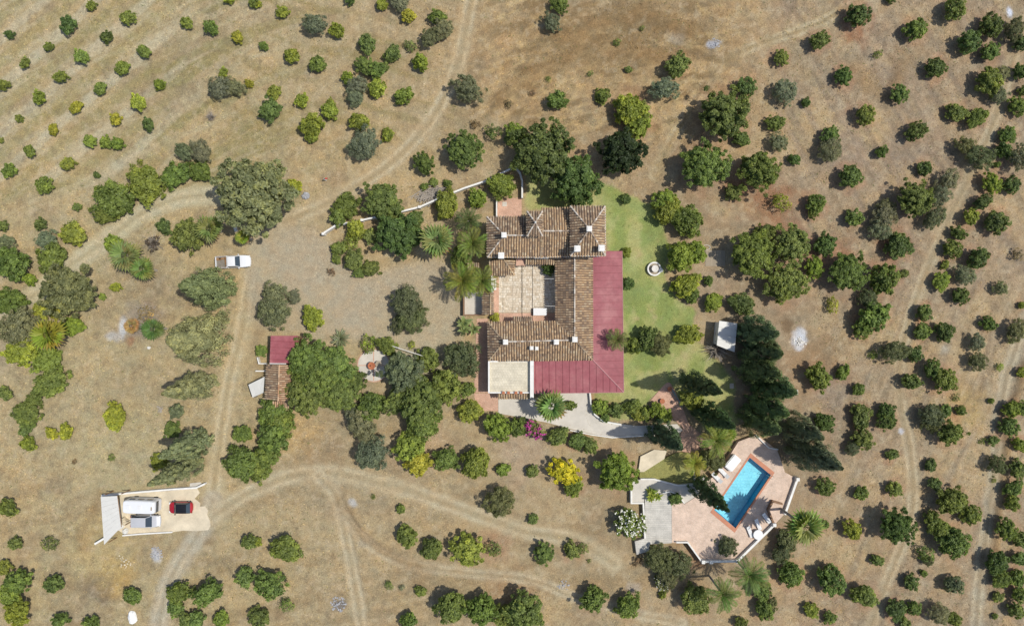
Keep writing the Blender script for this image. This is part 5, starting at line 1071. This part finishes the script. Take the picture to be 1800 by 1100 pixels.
# ------------------------------------------------------------------ vegetation meshes
def norm(a): return a / np.maximum(1e-6, np.linalg.norm(a, axis=-1, keepdims=True))
def leaf_mesh(name, C, N, L, Wd, tone, rng, mat, droop=0.15, along=None):
    n = len(C)
    t = along if along is not None else rng.normal(size=(n, 3)); t = norm(t - N * (t * N).sum(-1, keepdims=True)); b = np.cross(N, t)
    L = np.broadcast_to(L, (n,))[:, None]; Wd = np.broadcast_to(Wd, (n,))[:, None]
    V = np.stack([C - t * L * .5 - N * L * droop, C + b * Wd * .5, C + t * L * .5 - N * L * droop, C - b * Wd * .5], 1).reshape(-1, 3)
    F = np.arange(4 * n).reshape(-1, 4)
    return np_mesh(name, V, F, {'leaf': ('FLOAT', 'FACE', np.clip(tone, 0, 1))}, mat)
def crown(name, R0, rz, zc, ncl, per, leafL, seed, lump=0.22, up=0.45, inner=0.16, aspect=0.5, cr=1.5, low=-0.45, tvar=0.17, mat='leaf'):
    g = np.random.default_rng(seed); k = np.arange(ncl)
    z = 1 - (k + .5) / ncl * (1 - low); z = np.clip(z + g.normal(0, .06, ncl), low, 1); ph = k * 2.39996 + g.uniform(0, .5, ncl)
    D = np.stack([np.sqrt(1 - z * z) * np.cos(ph), np.sqrt(1 - z * z) * np.sin(ph), z], -1)
    ax = norm(g.normal(size=(5, 3))); fr = g.uniform(1.5, 4.5, 5); p0 = g.uniform(0, 6.28, 5)
    sh = 1 + lump * sum(np.cos(fr[i] * (D @ ax[i]) * 2 + p0[i]) for i in range(5)) / 2.2
    rc = R0 * cr / math.sqrt(ncl)
    cs = g.uniform(.6, 1.35, ncl) * rc
    Cc = D * ((R0 - rc * .55) * sh * g.uniform(.72, 1.10, ncl))[:, None]
    ct = g.normal(0, tvar, ncl)
    m = ncl * per; ci = np.repeat(np.arange(ncl), per)
    dd = norm(g.normal(size=(m, 3)) + D[ci] * .9); rr = cs[ci] * g.uniform(.3, 1.0, m) ** .6 * np.where(g.uniform(0, 1, m) < .16, 1.38, 1.0)
    C = Cc[ci] + dd * rr[:, None]
    N = norm(dd * .55 + D[ci] * .35 + np.array([0, 0, up]) + g.normal(0, .6, (m, 3)))
    tone = .5 + ct[ci] + g.normal(0, .19, m); L = leafL * g.uniform(.65, 1.6, m)
    mi = int(m * inner)
    if mi:
        di = norm(g.normal(size=(mi, 3))); di[:, 2] = np.maximum(di[:, 2], low); Ci = di * (R0 * g.uniform(.15, .8, mi) ** .7)[:, None]
        C = np.vstack([C, Ci]); N = np.vstack([N, norm(np.array([0, 0, .8]) + g.normal(0, .5, (mi, 3)))]); tone = np.concatenate([tone, g.normal(.42, .1, mi)]); L = np.concatenate([L, leafL * g.uniform(1.2, 2.0, mi)])
    C *= R0 * .97 / np.percentile(np.hypot(C[:, 0], C[:, 1]), 95)
    C = C * np.array([1, 1, rz / R0]) + np.array([0, 0, zc]); C[:, 2] = np.maximum(C[:, 2], .06)
    return leaf_mesh(name, C, N, L, L * aspect, tone, g, M[mat])
def trunk(name, h, r, spread, nl, seed, mat='bark', lean=.1):
    g = random.Random(seed); mb = MB(); t = (g.uniform(-lean, lean) * h, g.uniform(-lean, lean) * h, h * .5)
    mb.tube([(0, 0, -.6), (0, 0, 0.05), (t[0] * .5, t[1] * .5, h * .25), t], [r * 1.35, r * 1.1, r * .9, r * .7], 7)
    for i in range(nl):
        a = 6.283 * i / nl + g.uniform(-.4, .4); s = spread * g.uniform(.6, 1)
        mb.tube([t, (t[0] + math.cos(a) * s * .5, t[1] + math.sin(a) * s * .5, h * .75), (t[0] + math.cos(a) * s, t[1] + math.sin(a) * s, h * g.uniform(.9, 1.15))], [r * .55, r * .38, r * .15], 5)
    return mb.mesh(name, M[mat])
KIT = {}
# unit meshes: (crown, trunk, radius, height of crown centre)
KIT['bush'] = [(crown('crown', 1.25, 1.05, 1.05, 26, 60, .24, 100 + i, .26, .5), trunk('trunk', 1.0, .07, .5, 3, 100 + i), 1.25, 1.05) for i in range(7)]
KIT['sparse'] = [(crown('crown', 1.25, .9, .9, 12, 34, .22, 150 + i, .35, .5, .05), trunk('trunk', .9, .05, .5, 3, 150 + i), 1.25, .9) for i in range(3)]
KIT['tree'] = [(crown('crown', 2.3, 1.8, 1.9, 54, 84, .27, 200 + i, .22, .5), trunk('trunk', 1.9, .15, 1.1, 4, 200 + i), 2.3, 1.9) for i in range(7)]
KIT['bigtree'] = [(crown('crown', 4.6, 3.3, 4.3, 150, 110, .33, 300 + i, .2, .5), trunk('trunk', 4.3, .34, 2.4, 6, 300 + i), 4.6, 4.3) for i in range(4)]
KIT['olive'] = [(crown('crown', 2.6, 1.9, 2.2, 60, 110, .22, 400 + i, .24, .4, .16, .34, 1.55, -.4, .09), trunk('trunk', 2.1, .22, 1.4, 4, 400 + i, 'greybark', .15), 2.6, 2.2) for i in range(5)]
KIT['hedge'] = [(crown('crown', 2.3, 1.35, 1.2, 54, 84, .26, 500 + i, .2, .55, .2), trunk('trunk', 1.2, .08, 1.2, 5, 500 + i), 2.3, 1.2) for i in range(4)]
def conifer(name, h, R0, seed, n=9000, prof=None, leaf=.34, tufts=200, tuft_r=.45):
    g = np.random.default_rng(seed)
    zt = g.uniform(.03, 1, tufts) ** .9; f = np.interp(zt, *prof); a = g.uniform(0, 6.283, tufts)
    sk = 1 + .12 * np.cos(3 * a + g.uniform(0, 6)) + g.normal(0, .13, tufts)
    D = np.stack([np.cos(a), np.sin(a), np.full(tufts, .25)], -1); Cc = np.stack([np.cos(a) * f * R0 * .82 * sk, np.sin(a) * f * R0 * .82 * sk, zt * h], -1)
    tr = tuft_r * g.uniform(.7, 1.3, tufts) * np.clip(f, .25, 1) ** .5
    ci = g.integers(0, tufts, n); dd = norm(g.normal(size=(n, 3)) + D[ci] * .8); C = Cc[ci] + dd * (tr[ci] * g.uniform(.3, 1, n))[:, None] * np.array([1, 1, 2.4])
    C[:, 2] = np.clip(C[:, 2], .1, h * 1.01)
    N = norm(D[ci] * .7 + dd * .4 + g.normal(0, .4, (n, 3)) + np.array([0, 0, .15])); al = np.array([0, 0, 1.0]) + D[ci] * .35 + g.normal(0, .3, (n, 3))
    m2 = n // 5; zi = g.uniform(.05, .95, m2); fi = np.interp(zi, *prof) * R0 * .55 * g.uniform(0, 1, m2); ai = g.uniform(0, 6.283, m2)
    C = np.vstack([C, np.stack([np.cos(ai) * fi, np.sin(ai) * fi, zi * h], -1)]); N = np.vstack([N, norm(np.stack([np.cos(ai), np.sin(ai), np.full(m2, .3)], -1))]); al = np.vstack([al, np.tile([0, 0, 1.0], (m2, 1)) + g.normal(0, .2, (m2, 3))])
    tone = np.concatenate([.5 + g.normal(0, .17, tufts)[ci] + g.normal(0, .15, n), g.normal(.45, .1, m2)]); L = leaf * np.concatenate([g.uniform(.7, 1.3, n), np.full(m2, 2.4)])
    return leaf_mesh(name, C, N, L, L * .38, tone, g, M['needle'], .05, al)
PC = ([0, .06, .2, .4, .65, .85, 1], [.55, .9, 1, .9, .6, .28, .03]); PB = ([0, .08, .2, .45, .7, .88, 1], [.8, 1, .98, .76, .46, .22, .03])
KIT['cypress'] = [(conifer('crown', 15, 1.9, 600 + i, 11000, PC, .3, 190, .42), trunk('trunk', 6, .22, .3, 3, 600 + i), 1.9, 15) for i in range(3)]
KIT['conifer'] = [(conifer('crown', 13, 3.9, 650 + i, 17000, PB, .36, 190, .72), trunk('trunk', 9, .35, .8, 4, 650 + i), 3.9, 13) for i in range(3)]
# palm leaves
def fan_leaf(seed):
    g = random.Random(seed); mb = MB(); mb.tube([(0, 0, 0), (.4, 0, .05), (.75, 0, 0)], [.035, .028, .02], 4)
    n = 11; vs = []; fs = []
    for i in range(n):
        a = math.radians(-105 + 210 * i / (n - 1)); L = 1.25 * (1 - .25 * (abs(i - n // 2) / (n // 2)) ** 2) * g.uniform(.9, 1.08); w = .16
        d = Vector((math.cos(a), math.sin(a), 0)); s = Vector((-d.y, d.x, 0)); o = Vector((.75, 0, 0)); b = len(vs)
        vs += [o, o + d * L * .55 + s * w + Vector((0, 0, .03)), o + d * L * .55 - s * w + Vector((0, 0, -.02)), o + d * L + Vector((0, 0, -.22 * L))]
        fs += [(b, b + 2, b + 3, b + 1)]
    mb.add(vs, fs); me = mb.mesh('frond', M['leaf'])
    at = me.attributes.new('leaf', 'FLOAT', 'FACE'); at.data.foreach_set('value', np.array([min(1, max(0, g.gauss(.55, .14))) for _ in me.polygons], dtype=np.float32)); return me
def feather_leaf(seed, L=2.6):
    g = random.Random(seed); mb = MB(); n = 18
    arc = lambda t: Vector((L * t * (1 - .12 * t * t), 0, L * (.34 * t - .55 * t * t)))
    mb.tube([arc(0), arc(.35), arc(.7), arc(1)], [.05, .035, .022, .008], 4)
    vs = []; fs = []
    for i in range(n):
        t = .14 + .86 * i / n; p = arc(t); q = arc(min(1, t + .03)); d = (q - p).normalized(); ll = .62 * math.sin(math.pi * (.12 + .82 * t)) ** .7 * g.uniform(.85, 1.12)
        for s in (-1, 1):
            e = (Vector((0, s, 0)) + d * .75 + Vector((0, 0, g.uniform(.0, .25)))).normalized(); b = len(vs)
            vs += [p, p + e * ll * .5 + d * .06, p + e * ll - Vector((0, 0, .18 * ll)), p + e * ll * .5 - d * .05]; fs.append((b, b + 1, b + 2, b + 3))
    mb.add(vs, fs); me = mb.mesh('frond', M['leaf'])
    at = me.attributes.new('leaf', 'FLOAT', 'FACE'); at.data.foreach_set('value', np.array([min(1, max(0, g.gauss(.5, .13))) for _ in me.polygons], dtype=np.float32)); return me
def blade_leaf(seed, L=1.3, w=.16):
    g = random.Random(seed); vs = []; fs = []; n = 5
    for i in range(n):
        t = i / (n - 1); ww = w * math.sin(math.pi * (.18 + .80 * t)); z = L * (.5 * t - .45 * t * t); x = L * t * .95
        vs += [(x, -ww, z + ww * .3), (x, 0, z), (x, ww, z + ww * .3)]
    for i in range(n - 1): b = 3 * i; fs += [(b, b + 3, b + 4, b + 1), (b + 1, b + 4, b + 5, b + 2)]
    me = MB().add(vs, fs).mesh('leaf', M['leaf']); at = me.attributes.new('leaf', 'FLOAT', 'FACE'); at.data.foreach_set('value', np.full(len(me.polygons), .55, dtype=np.float32)); return me
FAN = [fan_leaf(i) for i in range(3)]; FEA = [feather_leaf(i) for i in range(3)]; BLD = [blade_leaf(i) for i in range(2)]; BAN = [blade_leaf(9, 1.7, .34), blade_leaf(10, 1.4, .3)]
PTR = {}
def palm_trunk(h, r):
    k = (round(h, 1), r)
    if k not in PTR:
        prof = [(r * 1.4, -.5)]; z = 0
        while z < h: prof += [(r * 1.08, z), (r * .92, z + .16)]; z += .2
        PTR[k] = MB().lathe(prof, 9).mesh('trunk', M['greybark'])
    return PTR[k]
BR = [MB().tube([(0, 0, 0), (.5, 0, .25), (1.0, .1, .42)], [.03, .018, .005], 4) for _ in range(1)]
def twig_mesh(seed):
    g = random.Random(seed); mb = MB()
    for i in range(150):
        a = g.uniform(0, 6.283); e = g.uniform(.15, 1.3); L = g.uniform(.6, 1.1); d = Vector((math.cos(a) * math.cos(e), math.sin(a) * math.cos(e), math.sin(e))); s = Vector((g.gauss(0, .1), g.gauss(0, .1), 0))
        mb.tube([(0, 0, 0), d * L * .5 + s, d * L + s * 2.5], [.04, .028, .012], 3)
    return mb.mesh('twigs', M['greybark'])
TWG = [twig_mesh(i) for i in range(2)]

TINT = {'y': (.36, .38, .060), 'l': (.265, .325, .062), 'g': (.19, .25, .068), 'd': (.13, .185, .055), 'k': (.04, .065, .024), 'o': (.245, .27, .165), 'v': (.185, .21, .105), 'p': (.24, .295, .115), 'Y': (.60, .56, .05), 'r': (.26, .2, .12), 'x': (.225, .25, .125), 'q': (.06, .098, .038), 'n': (.24, .30, .07), 'u': (.125, .18, .075), 'z': (.42, .33, .14)}
SHADE = {'y': 'yellow-green', 'l': 'bright green', 'g': 'green', 'd': 'dark green', 'k': 'blackish green', 'o': 'grey-green', 'v': 'grey-green', 'p': 'pale green', 'Y': 'golden yellow', 'r': 'dry brownish', 'x': 'khaki green', 'q': 'very dark green', 'n': 'fresh green', 'u': 'deep green', 'z': 'straw yellow'}
NAMES = {'c': ('citrus_bush', 'citrus bush', 'bush', 'young citrus bushes in the fields'), 's': ('sparse_shrub', 'sparse low shrub', 'shrub', 'sparse shrubs'), 'b': ('orchard_tree', 'leafy tree', 'tree', 'round leafy trees'),
         'h': ('hedge_shrub', 'spreading hedge shrub', 'shrub', 'hedge shrubs'), 'o': ('olive_tree', 'olive tree', 'olive tree', 'olive trees'), 'P': ('fan_palm', 'fan palm', 'palm', 'fan palms'), 'F': ('feather_palm', 'feather palm', 'palm', 'feather palms'),
         'B': ('banana_plant', 'broad-leaved banana plant', 'plant', 'broad-leaved plants'), 'A': ('agave', 'spiky blue-grey agave', 'plant', None), 'D': ('dead_shrub', 'leafless twiggy shrub', 'shrub', 'dead shrubs'),
         'Y': ('golden_tree', 'golden yellow flowering tree', 'tree', None), 'w': ('oleander_bush', 'white flowering oleander', 'shrub', 'white oleanders'), 'm': ('bougainvillea', 'bougainvillea with magenta flowers', 'shrub', None),
         'cy': ('cypress_tree', 'cypress', 'cypress', 'tall cypresses'), 'co': ('conifer_tree', 'broad conifer', 'conifer', 'broad conifers')}
ZONES = [('in the top-left field', 0, 0, 340, 345), ('in the field above the driveway', 340, 0, 720, 300), ('on the dry slope above the house', 720, 0, 1160, 235), ('in the top-right orchard', 1160, 0, 1570, 330), ('along the top-right track', 1570, 0, 1900, 330),
         ('beside the curved dirt road', -50, 345, 330, 590), ('at the left edge below the road', -50, 590, 300, 800), ('below the parking pad', -50, 800, 420, 1200), ('by the forking bottom track', 420, 800, 760, 1200), ('along the bottom middle', 760, 870, 1110, 1200),
         ('in the strip below the house', 420, 700, 1110, 870), ('around the driveway', 300, 240, 860, 700), ('beside the house and lawn', 860, 230, 1290, 760), ('right of the lawn', 1290, 330, 1570, 560), ('around the pool terrace', 1110, 740, 1440, 1200), ('right of the dark conifers', 1290, 560, 1570, 800), ('in the lower right orchard', 1440, 800, 1570, 1200), ('along the right-hand track', 1570, 330, 1900, 720), ('in the bottom-right orchard', 1570, 720, 1900, 1200)]
# tall cypresses and conifers: apparent tip, height, width and colour
for tx, ty, h, r, k, t in ((318, 502, 13.5, 3.4, 'co', 'x'), (298, 600, 13.5, 4.2, 'co', 'x'), (287, 692, 14.5, 2.1, 'cy', 'x'), (280, 803, 14.5, 2.0, 'cy', 'x'), (262, 852, 14.5, 1.85, 'cy', 'x'), (1268, 690, 17.5, 1.75, 'cy', 'q'), (1291, 751, 15, 1.8, 'cy', 'q'), (1198, 788, 15.5, 2.0, 'cy', 'q'), (1280, 898, 16, 1.8, 'cy', 'q'),
        (1366, 586, 12.5, 2.7, 'co', 'u'), (1374, 622, 12, 2.6, 'co', 'u'), (1368, 658, 12.5, 2.7, 'co', 'u'), (1398, 690, 12.5, 2.7, 'co', 'u'), (1384, 728, 12, 2.7, 'co', 'u'), (1370, 757, 11.5, 2.4, 'co', 'u'), (1478, 822, 14.5, 2.9, 'co', 'v'), (1446, 770, 11, 2.4, 'co', 'v')):
    PLANTS.append([tx, ty, r, k, t, h])
PLANTS.append([446, 346, 66, 'b', 'x'])
ORD = ['first', 'second', 'third', 'fourth', 'fifth', 'sixth', 'seventh', 'eighth', 'ninth', 'tenth', 'eleventh', 'twelfth', 'thirteenth', 'fourteenth', 'fifteenth', 'sixteenth', 'seventeenth', 'eighteenth', 'nineteenth', 'twentieth']
CARD = ['one', 'two', 'three', 'four', 'five', 'six', 'seven', 'eight', 'nine', 'ten', 'eleven', 'twelve']
def zone_of(x, y):
    for z in ZONES:
        if z[1] <= x < z[3] and z[2] <= y < z[4]: return z[0]
    return 'near the edge of the photograph'
def size_word(r, k):
    if k in ('cy', 'co'): return 'tall'
    return 'tiny' if r < 9 else 'small' if r < 15 else 'medium' if r < 24 else 'large' if r < 36 else 'huge'
# a label from look, zone and order: only plants that read alike in one zone need counting
keyed = {}
for p in PLANTS:
    p_k = (size_word(p[2], p[3]), SHADE[p[4]], NAMES[p[3]][1], zone_of(p[0], p[1])); keyed.setdefault(p_k, []).append(p)
LABEL = {}
for k, ps in keyed.items():
    sz, shd, kind, zn = k
    if kind.startswith(('golden', 'bougain', 'spiky', 'white fl')): base = f'{sz} {kind} {zn}'
    elif kind.startswith('leafless'): base = f'{sz} {"straw yellow" if shd == "golden yellow" else "brown"} {kind} {zn}'
    else: base = f'{sz} {shd} {kind} {zn}'
    ps.sort(key=lambda p: p[0])
    if len(ps) == 1: LABEL[id(ps[0])] = base
    elif len(ps) <= 4:
        for i, p in enumerate(ps): LABEL[id(p)] = f'{base}, {"leftmost" if i == 0 else "rightmost" if i == len(ps) - 1 else ORD[i] + " from left"}'
    else:
        ps.sort(key=lambda p: p[1]); nr = max(1, round(len(ps) / 4)); rows = [ps[i * len(ps) // nr:(i + 1) * len(ps) // nr] for i in range(nr)]
        for ri, row in enumerate(rows):
            row.sort(key=lambda p: p[0])
            for i, p in enumerate(row): LABEL[id(p)] = f'{base}, row {CARD[ri]}, {ORD[i]} from left'

def vary(c, amt):
    k = R.uniform(1 - amt, 1 + amt); return (c[0] * k * R.uniform(.9, 1.12), c[1] * k, c[2] * k * R.uniform(.85, 1.15), 1)
def flowers(parent, src, n, size, mat, seed, zmin):
    """petal tufts on a crown's outer face"""
    g = np.random.default_rng(seed); co = np.empty(len(src.vertices) * 3, dtype=np.float32); src.vertices.foreach_get('co', co); co = co.reshape(-1, 3)[::4]
    c = co[co[:, 2] > zmin]; c = c[g.integers(0, len(c), n)] + g.normal(0, .08, (n, 3)) + np.array([0, 0, .12]); N = norm(np.array([0, 0, 1.0]) + g.normal(0, .4, (n, 3)))
    o = obj('flowers', leaf_mesh('flowers', c, N, size * g.uniform(.7, 1.3, n), size * .8, np.full(n, .5), g, M[mat]), parent); o['kind'] = 'stuff'; return o
cnt = 0
for p in PLANTS:
    px, py, r, k, t = p[:5]; nm, kind, cat, grp = NAMES[k]; lab = LABEL[id(p)]; cnt += 1
    col = vary(TINT[t], .13)
    if k in ('cy', 'co'):
        h = p[5]; kit = KIT['cypress' if k == 'cy' else 'conifer']; cm, tm, r0, h0 = kit[cnt % len(kit)]
        tip = P(px, py, h); rt = thing(nm, lab, cat, (tip.x, tip.y, ground_z(tip.x, tip.y) - .05), R.uniform(0, 6.28), grp)
        c = obj('crown', cm, rt); c.scale = (r / r0, r / r0, h / h0); c.color = col; b = obj('trunk', tm, rt); b.scale = (1, 1, h / h0); continue
    if k in 'csbhoYwm':
        rm = r / PPM * (1.13 if k == 'h' else 1)
        kn = {'c': 'bush', 's': 'sparse', 'h': 'hedge', 'o': 'olive', 'Y': 'tree', 'w': 'tree', 'm': 'bush'}.get(k) or ('bush' if rm < 1.5 else 'tree' if rm < 3.1 else 'bigtree')
        if k == 'c' and rm > 1.7: kn = 'tree'
        cm, tm, r0, zc = R.choice(KIT[kn]); big = 1.13 if r > 30 and px > 1000 else 1.1 if r > 45 and 930 < px and py < 350 else 1.0; rm *= big * (.86 if px < 340 and py < 345 and k == 'c' else .98) if px < 1000 else .90; px += (px > 1000) * r * .12; s = rm / r0
        zs = s * R.uniform(.9, 1.1); hh = zc * zs; q = P(px, py, hh); gz = ground_z(q.x, q.y)
        rt = thing(nm, lab, cat, (q.x, q.y, gz), R.uniform(0, 6.28), grp)
        e = R.uniform(.84, 1.19) if r < 30 else R.uniform(.95, 1.05); c = obj('crown', cm, rt); rt.rotation_euler = (R.gauss(0, .06), R.gauss(0, .06), rt.rotation_euler[2]); c.scale = (s * e, s / e, zs); c.color = col; b = obj('trunk', tm, rt); b.scale = (s, s, zs)
        if k == 'w': flowers(rt, cm, 300, .26, 'petal', cnt, zc).scale = c.scale
        if k == 'm': flowers(rt, cm, 130, .32, 'magenta', cnt, zc).scale = c.scale
        continue
    rm = r / PPM
    if k in 'PF':
        h = {'P': 2.2, 'F': 2.4}[k] + rm * .9
        if abs(px - 1413) < 5 and k == 'P': h = 9.5
        if k == 'F' and px > 1250 and py > 990: h = 7
        if k == 'F' and 1070 < px < 1095: h = 4.6
        q = P(px, py, h); rt = thing(nm, lab, cat, (q.x, q.y, ground_z(q.x, q.y)), 0, grp); obj('trunk', palm_trunk(h, .2 if k == 'P' else .16), rt)
        n = 19 if k == 'P' else 20; src = FAN if k == 'P' else FEA; sc = rm / (1.95 if k == 'P' else 2.15)
        for i in range(n):
            f = i / n; o = obj('frond', src[i % 3], rt, (0, 0, h)); el = (math.radians(68) - f * math.radians(80)) if k == 'P' else (math.radians(60) - f * math.radians(75))
            o.rotation_euler = (R.uniform(-.35, .35), -el, i * 2.39996 + R.uniform(-.2, .2)); s = sc * R.uniform(.86, 1.08); o.scale = (s, s, s)
            col_ = tuple(v * (.78 if k == 'F' or t == 'y' else 1) for v in col[:3]) + (1,); cc = col_ if (f < .86 or k == 'F') else (.30 * .9, .25 * .9, .10, 1); o.color = (cc[0] * R.uniform(.8, 1.2), cc[1] * R.uniform(.85, 1.15), cc[2], 1)
        continue
    q = P(px, py, .6); rt = thing(nm, lab, cat, (q.x, q.y, ground_z(q.x, q.y)), 0, grp)
    if k in 'BA':
        stems = [(R.uniform(-.4, .4) * rm, R.uniform(-.4, .4) * rm) for _ in range(5 if k == 'B' else 1)]
        for sx, sy in stems:
            hs = R.uniform(.6, 1.6) if k == 'B' else 0.05
            if k == 'B': obj('stem', palm_trunk(round(hs, 0) + .2, .09), rt, (sx, sy, 0))
            n = 10 if k == 'B' else 34
            for i in range(n):
                o = obj('leaf', (BAN if k == 'B' else BLD)[i % 2], rt, (sx, sy, hs)); s = rm / (2.6 if k == 'B' else 1.35) * R.uniform(.8, 1.1); o.scale = (s * (1 if k == 'B' else 1), s, s)
                o.rotation_euler = (R.uniform(-.3, .3), -math.radians(65 * (1 - i / n)), i * 2.39996); o.color = vary(TINT[t], .15)
    if k == 'D':
        o = obj('twigs', TWG[cnt % 2], rt); s = rm / .95; o.scale = (s, s, s)
        if t == 'Y' or px < 300:
            kn = KIT['sparse'][cnt % 3]; c = obj('dry_leaves', kn[0], rt); s = rm / kn[2]; c.scale = (s, s, s * .6); c.color = (.36, .27, .13, 1) if t == 'Y' else (.10, .075, .055, 1)
